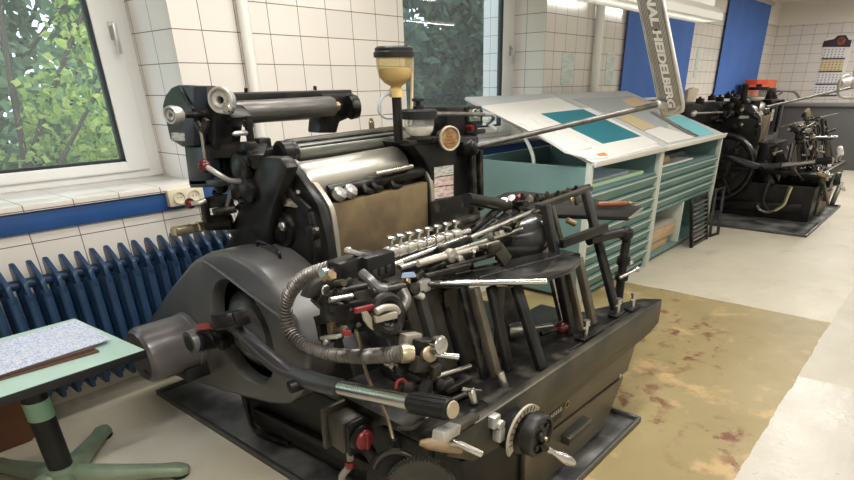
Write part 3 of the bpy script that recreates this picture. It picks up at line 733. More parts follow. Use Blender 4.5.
# --- base and bed
base = mk('base', m_black, xz([(1.16,.010),(2.095,.010),(2.25,.2),(2.34,.39),(1.12,.39)], .90, 2.25), .012)
for x in (1.3, 1.95):
    for y in (1.0, 2.1): pass
mk('front_door', m_panel, xz([(1.45,.04),(2.10,.04),(2.25,.235),(1.44,.262)], .876, .899), .006)
fd = [o for o in pr.children if o.name.startswith('front_door')][0]
h = B(); a, b = P(564, 444, Y=.86), P(586, 424, Y=.86)
h.prism([V((a.x, .876, a.z)), V((a.x, .84, a.z-.004)), V((a.x, .835, a.z+.03)), V((a.x, .876, a.z+.036))], (b.x-a.x, 0, b.z-a.z)); mk('pull_handle', m_olive, h, .003, fd)
mk('fascia', m_panel, xz([(1.43,.278),(2.27,.255),(2.34,.40),(1.42,.40)], .872, .899), .004)
a, b = P(546.5, 423, Y=.87), P(562, 406, Y=.87); a.z = P(554,422.5,Y=.87).z; b.z = P(554,406.5,Y=.87).z
ct = mk('counter_window', m_dark, B().box(a.x, b.x, .868, .874, a.z, b.z), .001)
k = B()
for i in range(6):
    u = (i+.6)/6.6; k.cube((a.x+(b.x-a.x)*u, .866, (a.z+b.z)/2+.006), .009, .004, .017)
mk('counter_wheels', m_beige, k, .001, ct)
c = P(566, 404, Y=.872); mk('keyhole', m_brass, B().lathe([(.010, 0), (.016, 0), (.016, .006), (.010, .006)], c, (0,-1,0), 24, cap=False), 0)
mk('keyhole_core', m_dark, B().disc(c+V((0,-.001,0)), (0,-1,0), .010, .002, 16, .0003), 0)
mk('apron', m_olive, xz([(1.0,.548),(2.44,.534),(2.515,.53),(2.515,.415),(2.42,.395),(2.16,.385),(1.42,.372),(1.11,.418),(.99,.50)], .85, .886), .007)
bed = B().prism([(.985,.852,.505),(2.51,.852,.505),(2.46,.93,.505),(2.24,1.02,.505),(1.90,1.15,.505),(1.60,1.32,.505),(1.0,1.38,.505)], (0,0,.030)); mk('bed_table', m_black2, bed, .004)
mk('bed_bracket', m_black, B().box(1.3, 2.2, .90, 1.3, .385, .504), .01)
c = P(640, 352, Y=.86); mk('apron_bolt', m_steel, B().disc((2.12,.846,.30), (0,-1,0), .009, .006, 12), 0)
# --- counter-pressure handwheel on the apron
hw = P(541, 436, Y=.73)
wheel = mk('setting_handwheel', m_black, B().lathe([(.03, .02), (.062, .02), (.070, .03), (.070, .058), (.065, .067), (.056, .067), (.052, .058), (.018, .058), (.016, .072), (.0, .072)], hw+V((0,.062,0)), (0,-1,0), 40, cap=False), .0)
for i in range(5):
    a = i*2*math.pi/5+.5; mk('wheel_recess', m_dark, B().disc(hw+V((math.cos(a)*.040, .0035, math.sin(a)*.040)), (0,-1,0), .009, .005, 14, .001), 0, wheel)
mk('wheel_bolt', m_brass, B().cyl(hw+V((.006,-.002,-.008)), hw+V((.006,-.018,-.008)), .007, n=12), .001, wheel)
mk('wheel_axle', m_black2, B().cyl(hw+V((0,.06,0)), (hw.x, .87, hw.z), .03), 0)
dc = P(524, 433, Y=.80); arc = []
n = 30
for i in range(n+1):
    a = math.radians(38+ (205-38)*i/n); arc.append((dc.x+.096*math.cos(a), dc.z+.096*math.sin(a)))
for i in range(n, -1, -1):
    a = math.radians(38+ (205-38)*i/n); arc.append((dc.x+.071*math.cos(a), dc.z+.071*math.sin(a)))
mk('dial_drum', m_black2, B().cyl((dc.x,.872,dc.z), (dc.x,.795,dc.z), .070, n=40), .003)
dial = mk('setting_dial', m_beige, B().prism([(x, .802, z) for x, z in arc], (0,-.008,0)), .0)
k = B()
for i in range(11):
    a = math.radians(46+136*i/10); d = V((math.cos(a), 0, math.sin(a))); p = dc+V((0,-.0065,0))
    k.bar(p+d*.075, p+d*.090, .003, .0015, side=V((-d.z, 0, d.x)))
mk('dial_marks', m_rubber, k, 0, dial)
p0 = hw+V((.03,.0,-.058)); p1 = P(575, 464, Y=.66)
mk('crank_arm', m_black2, B().tube([hw+V((0,.0,-.02)), hw+V((.02,-.005,-.05)), p0], .014, 10), 0, wheel)
L = (p1-p0).length
mk('crank_handle', m_chrome, B().lathe([(.009, 0), (.011, .02), (.008, .028), (.010, .045), (.017, L*.62), (.0165, L*.8), (.010, L*.96), (.001, L)], p0, p1-p0, 20), 0, wheel)
c = P(495, 424, Y=.835); cl = mk('apron_clamp', m_alu, B().cube(c+V((0,.003,.01)), .035, .025, .04).cyl(c+V((.012,-.02,-.004)), c+V((.012,.01,-.004)), .016).cube(c+V((.014,-.005,-.04)), .028,.03,.045), .004)
# --- main frame behind the bed
mk('frame_block', m_black, B().box(1.30, 1.95, 1.72, 2.25, .385, 1.02), .02)
mk('platen_block', m_black, B().box(1.26, 1.80, 1.40, 1.58, .39, .80), .02)
T = [(328.5,205),(427.5,182),(429,243),(337,292)]
q = [P(x, y, Y=1.655) for x, y in T]; mk('type_bed', m_bronze, B().prism(q, (0,.035,0)), .004)
# cheeks left and right with bright rims
def cheek(px, X, back, nm):
    pts = [P(x, y, X=X) for x, y in px]
    mk(nm, m_black, B().prism([(X, p.y, p.z) for p in pts]+[(X, b[0], b[1]) for b in back], (.03, 0, 0)), .003)
    m = B(); s = [V((X+.014, p.y-.002, p.z+.002)) for p in pts]
    s = catmull(s, 5)
    vs = []; fs = []
    for i, p in enumerate(s):
        d = (s[min(i+1, len(s)-1)]-s[max(i-1, 0)]).normalized(); nrm = V((1,0,0)).cross(d).normalized()
        for dx, dn in ((-.007,-.004), (.013,-.004), (.013,.005), (-.007,.005)): vs.append(p+V((dx,0,0))+nrm*dn)
        if i: fs += [[4*(i-1)+j, 4*(i-1)+(j+1) % 4, 4*i+(j+1) % 4, 4*i+j] for j in range(4)]
    fs += [[0,1,2,3], [4*len(s)-4+j for j in (3,2,1,0)]]
    m.add(vs, fs); mk(nm+'_rim', m_edge, m, .001)
cheek([(283,157),(296,167),(309,182),(321,198),(328,212),(332,235),(336,272),(338,290)], 1.275, [(1.75,.60),(2.05,.60),(2.05,1.18)], 'left_cheek')
cheek([(398,150),(408,158),(419,168),(426,177),(429,190),(430,215),(431,240)], 1.845, [(1.75,.65),(2.05,.65),(2.05,1.18)], 'right_cheek')
# dark side casting left of the cheek, with its round bearing, plate and pillar
px = [(258,158),(286,160),(300,178),(318,205),(326,235),(331,262),(333,300),(300,300),(222,262),(228,240)]
mk('side_casting', m_black, B().prism([P(x, y, X=1.235) for x, y in px], (.036,0,0)), .006)
m = B(); a = P(270,160,X=1.20); b = P(255,198,X=1.185); c = P(233,252,X=1.17)
mk('side_pillar', m_black, B().prism([P(x, y, X=1.17) for x, y in ((259,157),(279,157),(287,168),(272,210),(264,252),(222,252),(233,220),(248,185))], (.055,0,0)), .014)
0 and mk('pillar_cap', m_black2, B().lathe([(.026,-.02),(.030,-.012),(.030,.015),(.022,.022)], a, (a-b), 20), 0)
mk('pillar_bolt', m_steel, B().disc(P(231,236,X=1.12), (-1,0,0), .014, .012, 6), .001)
m = B(); c = P(285,200,X=1.232)
mk('bearing_cover', m_black2, B().lathe([(.062,0),(.060,.02),(.045,.024),(.040,.03),(.026,.03)], P(276,179,X=1.235), (-1,0,0), 32), 0)
mk('bearing_shaft', m_steel, B().disc(P(274,180,X=1.205), (-1,0,0), .020, .012, 20), 0)
mk('lower_bearing', m_black2, B().lathe([(.070,0),(.066,.015),(.048,.02),(.045,.03),(.02,.032)], P(284,228,X=1.235), (-1,0,0), 32), 0)
mk('bearing_nut', m_steel, B().disc(P(284,226,X=1.20), (-1,0,0), .018, .014, 6), .001)
mk('side_lever', m_black2, B().bar(P(268,172,X=1.21), P(310,212,X=1.21), .014, .03, side=(1,0,0)).bar(P(310,212,X=1.21), P(316,236,X=1.21), .014, .024, side=(1,0,0)), .004)
q = [P(x, y, X=1.228) for x, y in ((279,197),(296,200),(296,207.5),(279,205))]; mk('type_plate', m_label, B().prism(q, (.008,0,0)), 0)
for i, (x, y) in enumerate(((275,191), (298,192), (317,229))): mk('grease_nipple', m_steel, B().cyl(P(x,y,X=1.235), P(x,y,X=1.20), .008, .006, 10), 0)
mk('side_gear', m_black2, B().lathe([(.10,0),(.10,.03)], P(252,186,X=1.30), (-1,0,0), 40), .002)
mk('spring_arm', m_black2, B().bar(P(316,232,X=1.21), P(318,262,X=1.21), .02, .022, side=(1,0,0)).disc(P(316,232,X=1.215), (-1,0,0), .026, .03, 20), .003)
# --- rollers
def roller(p0, p1, r, nm, m, ends=True, n=36):
    o = mk(nm, m, B().lathe([(r*.35,-.012),(r*.9,-.012),(r,0),(r,(p1-p0).length),(r*.9,(p1-p0).length+.012),(r*.35,(p1-p0).length+.012)], p0, p1-p0, n), 0)
    if ends: mk('roller_shaft', m_black2, B().cyl(p0-(p1-p0).normalized()*.06, p1+(p1-p0).normalized()*.06, r*.3, n=14), 0, o)
    return o
roller(P(302,186,Y=1.77), P(395,166.5,Y=1.77), .078, 'ink_drum', m_satin)
roller(P(297,153,Y=1.86), P(404,138.5,Y=1.86), .031, 'rider_roller', mat('green_grey_rubber', (.10,.105,.09), .32, .3, col2=(.14,.14,.115), scale=10, stretch=(1,9,9)))
roller(P(288,146.5,Y=1.93), P(400,131.5,Y=1.93), .026, 'distributor_roller', m_olive)
for i, (y, z) in enumerate(((1.66, .955), (1.68, .91))): pass
roller(P(330,191,Y=1.69), P(420,172,Y=1.69), .022, 'forme_roller', m_black2)
roller(P(378,173.5,Y=1.66), P(410,166.5,Y=1.66), .009, 'gripper_shaft', m_steel, False)
for p in ((336,198.5),(347,195.5)): mk('roller_hook', m_alu, B().lathe([(.014,0),(.024,.006),(.026,.03),(.018,.04)], P(*p,Y=1.672), (.25,-.5,.6), 14), 0)
for p in ((366,190),(375,187),(394,186)): mk('roller_latch', m_black2, B().tube(catmull([P(p[0]-4,p[1]-6,Y=1.68), P(*p,Y=1.66), P(p[0]+6,p[1]+1,Y=1.67)],4), .012, 8), 0)
m = B(); m.tube([P(258,151,Y=1.95), P(330,139.5,Y=1.95), P(402,129,Y=1.95)], .010, 8).tube([P(262,158,Y=1.88), P(330,147,Y=1.84)], .006, 8); mk('tie_rod', m_olive, m, 0); mk('tie_rod', m_black2, B().cyl(P(276,145,Y=1.88), P(398,130.5,Y=1.88), .008, n=10), 0); mk('tie_rod', m_black2, B().cyl(P(300,147.5,Y=1.84), P(400,134,Y=1.84), .006, n=10), 0)
for x, y in ((346,137),(384,131),(318,141)): mk('rod_clamp', m_black2, B().cube(P(x,y,Y=1.94), .03,.04,.03).cyl(P(x,y,Y=1.94), P(x+8,y+10,Y=1.84), .006, n=8), .003)
for p, q_ in (((262,150),(258,162)),((404,132),(410,148))):
    mk('roller_bracket', m_black, B().bar(P(*p,Y=1.93), P(*q_,Y=1.84), .05, .05), .006)
mk('saddle_block', m_black, B().bar(P(254,158,Y=1.90), P(300,150,Y=1.90), .06, .05), .008)
m = B(); c = P(294,152,Y=1.84); m.lathe([(.030,-.07),(.042,-.06),(.042,-.02),(.038,-.015),(.038,.0)], c, (1,0,0), 24); mk('roller_collar', m_black2, m, 0)
for i, (x, y, z) in enumerate(((248,147,1.92),(256,155,1.88),(262,143,1.95),(250,160,1.9))):
    mk('linkage_block', m_black2, B().cube(P(x,y,Y=z), .05,.05,.035), .006)
mk('oil_cup', m_brass, B().lathe([(.010,0),(.012,.01),(.012,.035),(.008,.04),(.008,.05)], P(372,131,Y=1.95), (0,0,1), 14), 0)
m = B(); a = P(250,136,Y=1.95); m.cyl(a+V((0,0,-.10)), a+V((0,0,.04)), .014).lathe([(.018,0),(.018,.02),(.008,.02),(.008,.035)], a+V((0,0,.03)), (0,0,1), 14); mk('upright_post', m_black2, m, 0)
mk('handle_grip', m_alu, B().lathe([(.004,0),(.008,.01),(.009,.06),(.004,.075),(.004,.1)], P(233,134,Y=1.93), P(249,132.5,Y=1.95)-P(233,134,Y=1.93), 14), 0)
# --- ink fountain unit
Y = 2.20
roller(P(235,113,Y=2.14), P(330,106.5,Y=2.14), .041, 'fountain_roller', mat('dull_steel_roller', (.15,.14,.13), .40, .6, col2=(.10,.095,.09), scale=10, stretch=(1,10,10), rough2=.5))
mk('fountain_blade', m_black, B().bar(P(206,99,Y=2.22), P(345,94,Y=2.22), .10, .035, side=(0,1,0)), .005)
mk('fountain_back', m_black, B().bar(P(212,103,Y=2.26), P(345,98,Y=2.26), .02, .07, side=(0,1,0)), .004)
mk('blade_screw', m_black2, B().cyl(P(315,90,Y=2.22), P(315,86,Y=2.22), .008, n=8).cube(P(315,93,Y=2.22), .035,.03,.02), .001)
for x in (246,): mk('blade_key', m_black2, B().cyl(P(x,98.5-(x-226)*.035,Y=2.23)+V((0,0,.0)), P(x,98.5-(x-226)*.035,Y=2.23)+V((0,-.01,.035)), .007, n=8), 0)
px = [(322,94),(354,93),(357,102),(352,117),(340,122),(337,133),(320,133),(321,122),(324,110)]
mk('fountain_bracket', m_black, B().prism([P(x, y, Y=2.16) for x, y in px], (0,.09,0)), .008)
mk('fountain_bracket_boss', m_black2, B().lathe([(.045,0),(.052,.01),(.048,.04),(.02,.045)], P(348,107,Y=2.13), (1,-.2,0), 28), 0)
mk('shaft_end', m_brass, B().cyl(P(330,106,Y=2.12), P(338,106,Y=2.12), .018, n=14), 0)
# left cover of the fountain drive
X = 1.10
px = [(163,103),(166,93),(172,87),(180,85),(200,86),(200,89),(185,90),(193,130),(193,146),(168,138)]
mk('drive_cover', m_cover, B().prism([P(x, y, X=X) for x, y in [(162,106),(165,95),(171,87.5),(177,85),(194,86),(194,146),(182,147),(170,140)]], (.05,0,0)), .006)
mk('drive_cover_top', m_black, B().prism([P(x, y, X=X+.051) for x, y in [(176,85.5),(198,86),(214,104),(216,150),(195,150),(192,118)]], (.07,0,0)), .006)
mk('drive_post', m_cover, B().prism([P(x, y, X=X+.02) for x, y in [(184,146),(204,147),(207,185),(189,186)]], (.06,0,0)), .005)
mk('drive_post_base', m_cover, B().prism([P(x, y, X=X+.02) for x, y in [(189,180),(216,180),(218,187),(190,188)]], (.10,0,0)), .004)
mk('fountain_column', m_black, B().prism([P(x, y, X=1.19) for x, y in [(196,102),(222,106),(232,118),(221,128),(219,150),(228,183),(206,184)]], (.09,0,0)), .010)
mk('column_arm', m_black, B().bar(P(206,150,X=1.16), P(258,150,Y=2.0), .10, .05), .01)
q = [P(x, y, X=X-.002) for x, y in ((171,132.5),(184,133),(184.5,141),(172,140))]; mk('cover_label', m_label, B().prism(q, (.002,0,0)), 0)
mk('cover_rib', m_black2, B().bar(P(180,89,X=X-.004), P(193,110,X=X-.004), .008, .018, side=(1,0,0)), .002)
def hwheel(c, ax, r, nm):
    o = mk(nm, m_alu, B().lathe([(r*.2,-.012),(r*.30,.0),(r*.55,.002),(r*.62,-.006),(r*.72,-.006),(r*.80,.004),(r*.95,.004),(r,-.002),(r,-.030),(r*.92,-.036),(r*.2,-.03)], c, ax, 44, cap=False), 0)
    mk('wheel_hub', m_dark, B().disc(c+V(ax).normalized()*.001, ax, r*.12, .006, 16), 0, o); return o
ax = V((-.80,-.60,.10))
o = hwheel(P(220,100,X=1.02), ax, .038, 'fountain_handwheel'); mk('crank_knob', m_chrome, B().lathe([(.012,0),(.015,.006),(.015,.03),(.010,.036)], P(231,109,X=1.02)+ax*.002, ax, 16), 0, o)
hwheel(P(170.5,115,X=.98), V((-.95,-.3,.05)), .028, 'small_handwheel')
m = B(); m.cyl(P(174,115,X=1.0), P(214,115,X=1.18), .010).lathe([(.02,0),(.028,.01),(.028,.05),(.02,.06)], P(198,116,X=1.12), (1,0,0), 20); mk('handwheel_shaft', m_black2, m, 0)
mk('wheel_spindle', m_black2, B().cyl(P(220,100,X=1.03), P(226,101,X=1.20), .02), 0)
mk('drive_fork', m_black2, B().bar(P(196,122,X=1.09), P(203,133,X=1.09), .02, .02).bar(P(207,119,X=1.10), P(203,133,X=1.09), .02, .02), .004)
mk('drive_rod', m_steel, B().cyl(P(201,131,X=1.085), P(206,164,X=1.085), .006, n=8), 0)
# red ball levers and the brass grip
def ball_lever(b, pts, nm, r=.020):
    o = mk(nm, m_alu, B().tube(catmull(pts, 6), .009, 10), 0)
    mk('ball_knob', m_redball, B().ball(b, r, 18), 0, o)
ball_lever(P(204.5,166,X=1.04), [P(207,167,X=1.04), P(218,174,X=1.06), P(230,180.5,X=1.10), P(243,181,X=1.16)], 'throw_off_lever', .022)
ball_lever(P(190,203.5,X=1.03), [P(192,203.5,X=1.03), P(200,202.5,X=1.05), P(205,200,X=1.07)], 'small_lever', .019)
mk('brass_grip', m_palebrass, B().lathe([(.014,0),(.020,.006),(.020,.075),(.016,.08),(.016,.10),(.020,.104),(.020,.17)], P(172,232,X=.98), P(206,225.5,X=1.12)-P(172,232,X=.98), 24), 0)
m = B(); m.bar(P(204,200,X=1.08), P(207,222,X=1.08), .02, .035).bar(P(205,203,X=1.09), P(232,199,X=1.16), .03, .04).cyl(P(213,213,X=1.08), P(236,208,X=1.15), .016).cyl(P(206,223,X=1.10), P(232,222,X=1.17), .030)
mk('lever_bracket', m_black2, m, .003)
mk('lever_blade', m_grey, B().prism([P(x,y,X=1.07) for x,y in ((225,206),(229,190),(230,199),(227,207))], (.006,0,0)), 0)
for a, b, r in (((236,170),(254,176),.035), ((230,190),(246,196),.03), ((222,176),(236,186),.03), ((216,190),(222,205),.03), ((238,204),(248,215),.03)):
    mk('linkage_arm', m_black2, B().bar(P(*a,X=1.17), P(*b,X=1.19), r, r), .006)
for c, r in (((243,168),.05), ((239,188),.04), ((250,190),.045), ((222,182),.04)): mk('cam_disc', m_black, B().lathe([(r*.5,0),(r,0),(r,.02),(r*.4,.03)], P(*c,X=1.17), (-1,0,0), 28), .001)
# --- flywheel guard, flywheel hub and motor
GX = 1.03; gt = .20
gp = [(2.62,.39),(2.10,.80),(1.98,.856),(1.88,.878),(1.78,.866),(1.70,.84),(1.62,.79),(1.555,.71),(1.53,.62),(1.535,.53),(1.57,.44),(1.65,.36),(1.74,.318),(1.84,.302),(2.05,.302),(2.45,.250),(2.62,.26)]
gp = [P(x, y, X=GX) for x, y in ((142,327),(150,318),(170,288),(191,261),(207,252.5),(219,251.5),(230,253.5),(243,260),(256,270),(269,283),(282,300),(295,320),(305,342),(308,362),(306,382),(298,398),(286,406),(270,405),(240,397),(205,386),(175,377),(150,355))]
fc = P(241, 333, X=GX)
def ring(rad, n): return [V((GX, fc.y+rad*math.cos(2*math.pi*i/n), fc.z+rad*math.sin(2*math.pi*i/n))) for i in range(n)]
# guard face with a round opening: rays from the hub centre joined between the opening and the outline
def outline_at(a):
    d = V((0, math.cos(a), math.sin(a))); best = None
    for i in range(len(gp)):
        p, q_ = gp[i], gp[(i+1) % len(gp)]; e_ = q_-p
        den = d.y*e_.z-d.z*e_.y
        if abs(den) < 1e-9: continue
        w_ = p-fc; t = (w_.y*e_.z-w_.z*e_.y)/den; s_ = (w_.y*d.z-w_.z*d.y)/den
        if t > 0 and -1e-6 <= s_ <= 1+1e-6 and (best is None or t > best): best = t
    return fc+d*(best or .3)
n = 96; R1 = .205; m = B(); vs = []; fs = []
for i in range(n):
    a = 2*math.pi*i/n; d = V((0, math.cos(a), math.sin(a))); o = outline_at(a); L = (o-fc).length
    inn = fc+d*min(R1, L*.93)
    ed = min(.022, (L-min(R1, L*.93))*.4)
    vs += [inn+V((.06,0,0)), inn+V((.008,0,0)), inn+d*.006, o-d*ed, o-d*ed*.3+V((ed*.25,0,0)), o+V((ed,0,0)), o+V((gt,0,0)), o-d*.02+V((gt,0,0)), inn+V((gt,0,0))]
K = 9
for i in range(n):
    j = (i+1) % n
    for k in range(K-1): fs.append((i*K+k, j*K+k, j*K+k+1, i*K+k+1))
m.add(vs, fs); guard = m.build('flywheel_guard', m_grey, pr, 0, angle=50)
m = B(); pts = [P(x, y, X=GX-.002) for x, y in ((203,260),(222,273),(247,292),(281,318))]
m.tube(catmull(pts, 6), .006, 8); mk('guard_bead', m_grey, m, 0, guard)
a = P(229,253.5,X=GX)+V((.12,0,0)); b = P(250,265.5,X=GX)+V((.12,0,0))
def gz(p): return p
m = B().tube(catmull([a+V((0,0,-.02)), a+V((0,0,.018)), a*.5+b*.5+V((0,0,.03)), b+V((0,0,.022)), b+V((0,0,-.02))], 5), .006, 8); mk('guard_handle', m_black2, m, 0, guard)
fw = mk('flywheel', m_black, B().lathe([(.03,-.03),(.10,-.02),(.145,.01),(.16,.04),(.19,.06),(.24,.06),(.26,.07),(.26,.13),(.03,.13)], fc+V((.03,0,0)), (1,0,0), 64), 0)
mk('flywheel_dome', m_arm, B().lathe([(.02,-.045),(.075,-.040),(.12,-.015),(.14,.02)], fc+V((.035,0,0)), (1,0,0), 48), 0, fw)
sc = P(196, 341, X=.90)
hub0 = P(232, 336, X=1.04)
mk('clutch_shaft', m_black, B().cyl(hub0, P(196,342,X=.87), .036, n=28), 0)
cap = mk('clutch_cap', m_grey, B().lathe([(.030,0),(.046,.0),(.046,.075),(.042,.08),(.042,.10)], P(189,343.5,X=.855), (1,0,0), 32), .002)
mk('clutch_cap_core', m_dark, B().disc(P(188.5,343.7,X=.853), (1,0,0), .030, .004, 20, .0005), 0, cap)
mk('warning_tag', m_red, B().bar(P(197,327,X=.885), P(214,325,X=.93), .05, .006, side=(0,1,0)), .001)
# long clutch lever
X = .945
lp = [P(218,322,X=X), P(230,321,X=X), P(243,333,X=X), P(262,352,X=X), P(283,369,X=X), P(300,376,X=X), P(316,382,X=X), P(340,388,X=X)]
lv = mk('clutch_lever', m_grey, B(), 0) if False else None
m = B()
for i in range(len(lp)-1): pass
m.tube(catmull(lp, 5), [.032 if i < 8 else (.029 if i < 24 else .030) for i in range(len(catmull(lp, 5)))], 14); lv = mk('clutch_lever', m_arm, m, 0)
mk('lever_flat', m_arm, B().bar(P(240,334,X=X-.012), P(292,376,X=X-.012), .022, .052, side=(1,0,0)), .006, lv)
mk('lever_tube', m_chrome, B().cyl(P(334,386.6,X=X), P(412,402.2,X=X), .0235, n=28), 0, lv)
g0, g1 = P(411,402,X=X), P(452,409.5,X=X); GL = (g1-g0).length
gr = mk('lever_grip', m_rubber, B().lathe([(.025,0),(.0275,.006)]+[(.0275+(.0012 if i % 2 else 0), .01+i*(GL-.02)/10) for i in range(11)]+[(.026,GL)], g0, g1-g0, 28), 0, lv)
k = B()
for i in range(14):
    a = 2*math.pi*i/14; d, s, u = frame_of(g1-g0); w_ = (s*math.cos(a)+u*math.sin(a))*.0285; k.tube([g0+w_+d*.012, g1+w_-d*.01], .0022, 6)
mk('grip_ribs', m_rubber, k, 0, gr)
mk('grip_end', m_palebrass, B().disc(g1, g1-g0, .023, .006, 28, .002), 0, lv)
mk('lever_clevis', m_black2, B().bar(P(218,320,X=X-.02), P(243,318,X=X-.02), .05, .05).cyl(P(231,318,X=X-.05), P(231,318,X=X+.05), .018).bar(P(216,336,X=X), P(226,345,X=X), .04, .05), .005)
mk('lever_pin', m_black2, B().cyl(P(289,388,X=X-.05), P(318,378,X=X+.05), .020, n=18), .001)
# motor
mc = P(150,350,X=.80); mc = V((.80, 2.335, .445)); mr = .118
ac = P(186,338,X=1.05)
mo = mk('motor', m_motor, B().lathe([(.001,0),(mr*.86,.0),(mr*.97,.012),(mr,.03),(mr,.20),(mr*1.05,.205),(mr*1.05,.225),(mr*.95,.235),(mr*.9,.30)], mc, (1,0,0), 48), 0)
mk('motor_vent', m_dark, B().cube(mc+V((-.001,-.045,-.055)), .006,.05,.012), .001, mo)
mk('motor_foot', m_black, B().box(.93, 1.06, 2.24, 2.43, .30, .36), .01, mo)
mk('motor_bracket', m_black, B().bar((1.0,2.335,.40), (1.30,2.2,.40), .14, .10), .01)
# --- corrugated hose
hp = [P(340,265.5,Y=1.24), P(322,271,X=.985), P(304,278,X=.985), P(290,293,X=.985), P(285.5,312,X=.985), P(291,332,X=.985), P(306,346,X=.985), P(328,354,X=.985), P(355,356.5,X=.985), P(380,355.5,X=.975), P(403,353.5,X=.97)]
path = catmull(hp, 26); 
ln = [0]
for i in range(1, len(path)): ln.append(ln[-1]+(path[i]-path[i-1]).length)
rs = [.0165+.0065*(1 if math.sin(l*2*math.pi/.014) > 0 else 0) for l in ln]
hz = B(); hz.tube(path, rs, 14); hs = mk('corrugated_hose', m_hose, hz, 0)
mk('hose_ferrule', m_palebrass, B().lathe([(.020,0),(.027,.003),(.027,.022),(.022,.03),(.022,.036)], P(400,353.7,X=.968), P(414,353,X=1.0)-P(400,353.7,X=.968), 20), 0, hs)
# --- oil bottles, tower and badge on the right rear
m_amberglass = glass_mat('yellowed_plastic', (.97,.90,.68), 1.3, .34, (.62,.52,.30)); m_clear = glass_mat('clear_plastic', (.97,.97,.95), 1.3, .22, (.78,.77,.73))
m_oil = mat('amber_oil', (.62,.42,.15), .25, col2=(.70,.52,.22), scale=8); m_powder = mat('white_powder', (.80,.77,.68), .9, col2=(.70,.66,.56), scale=60)
YB_ = 1.80
def pz(px, py): return P(px, py, Y=YB_)
c = pz(395, 70); ax0 = c.x; ay0 = YB_
post = mk('bottle_post', m_black, B().cyl((ax0, ay0, 1.10), (ax0, ay0, pz(396,95).z), .019, n=20).cyl((ax0, ay0, 1.12), (ax0, ay0, 1.17), .034, n=20), 0)
zt, zb_, zn = pz(395,56).z, pz(395,83).z, pz(395,94).z; rb = .071
bt = mk('oil_bottle', m_amberglass, B().lathe([(.020,zn-zb_-.0),(.022,-.012),(.045,.0),(rb*.90,.02),(rb,.05),(rb*1.04,zt-zb_)], (ax0, ay0, zb_), (0,0,1), 40, cap=False), 0)
mk('oil', m_oil, B().lathe([(.017,zn-zb_+.002),(.019,-.012),(.042,.003),(rb*.86,.023),(rb*.94,.052)], (ax0, ay0, zb_), (0,0,1), 36), 0, bt)
mk('bottle_cap', m_rubber, B().lathe([(rb*1.02,-.006),(rb*1.14,-.004),(rb*1.14,.012),(rb*1.06,.016),(rb*1.06,.026),(rb*.95,.032)], (ax0, ay0, zt), (0,0,1), 40), 0, bt)
mk('bottle_neck', m_oil, B().lathe([(.027,0),(.028,.03),(.022,.034)], (ax0, ay0, zn-.012), (0,0,1), 24), 0, bt)
tp = [V((ax0+rb*.9, ay0-.01, zt+.03)), V((ax0+rb*1.25, ay0-.01, zt+.02)), V((ax0+rb*1.35, ay0, zt-.08)), V((ax0+rb*1.2, ay0, zt-.20)), V((ax0+rb*.9, ay0, zt-.30))]
mk('yellowed_tube', mat('yellowed_hose', (.62,.52,.30), .4), B().tube(catmull(tp, 8), .006, 8), 0, bt)
tp = [pz(390,93), pz(382,98), pz(379,110), pz(384,117), pz(392,118)]
mk('grey_tube', mat('grey_blue_hose', (.34,.38,.40), .4), B().tube(catmull(tp, 8), .006, 8), 0, bt)
YC = 1.68; c = P(419, 118, Y=YC); r2 = .060
zt2, zb2 = P(419,113,Y=YC).z, P(419,136,Y=YC).z
jr = mk('powder_jar', m_clear, B().lathe([(.02,-.004),(r2*.7,.0),(r2*.95,.02),(r2,.04),(r2*1.02,zt2-zb2)], (c.x, YC, zb2), (0,0,1), 40, cap=False), 0)
mk('powder', m_powder, B().lathe([(.02,.0),(r2*.66,.004),(r2*.90,.022),(r2*.93,.035),(.01,.040)], (c.x, YC, zb2), (0,0,1), 36), 0, jr)
mk('jar_lid', m_rubber, B().lathe([(r2*1.05,-.022),(r2*1.22,-.02),(r2*1.22,.008),(r2*1.1,.014),(.02,.014)], (c.x, YC, zt2), (0,0,1), 36), 0, jr)
mk('jar_lid_knob', m_rubber, B().lathe([(.022,0),(.022,.012),(.010,.016),(.010,.028),(.024,.03),(.024,.04)], (c.x-.002, YC, zt2+.012), (0,0,1), 14), 0, jr)
mk('jar_seat', m_black, B().lathe([(.05,0),(.055,.012),(.03,.02)], (c.x, YC, zb2-.018), (0,0,1), 24).bar((c.x-.09,YC,zb2-.02),(c.x+.12,YC,zb2-.02),.05,.02), .003)
mk('air_pipe', m_hose, B().tube([P(433,114,Y=YC), P(460,114,Y=YC), P(484,114.5,Y=YC)], .009, 10), 0)
tp = [P(484,114.5,Y=YC), P(492,115,Y=1.68), P(493,119,Y=1.70), P(486,124,Y=1.73)]
mk('air_hose', mat('grey_hose', (.24,.24,.22), .45), B().tube(catmull(tp, 8), .009, 10), 0)
YT = 1.66
tx0, tx1 = P(431,160,Y=YT).x, P(478,160,Y=YT).x
q = [P(408,141,Y=YT), P(480,134,Y=YT), P(483,226,Y=YT), P(432,236,Y=YT), P(430,160,Y=YT)]
mk('rear_tower', m_black, B().prism([P(x, y, Y=YT) for x, y in ((412,143),(479,136),(481,225),(433,238),(431,172),(424,160))], (0,.30,0)), .006)
mk('tower_foot', m_black2, B().prism([P(x, y, Y=YT-.02) for x, y in ((431,202),(470,193),(485,225),(432,240))], (0,.02,0)), .004)
for p, w_ in (((471,150,474,222), .03), ((479,150,480,210), .025)):
    mk('tower_rail', m_black2, B().bar(P(p[0],p[1],Y=YT-.03), P(p[2],p[3],Y=YT-.03), w_, .03, side=(1,0,0)), .003)
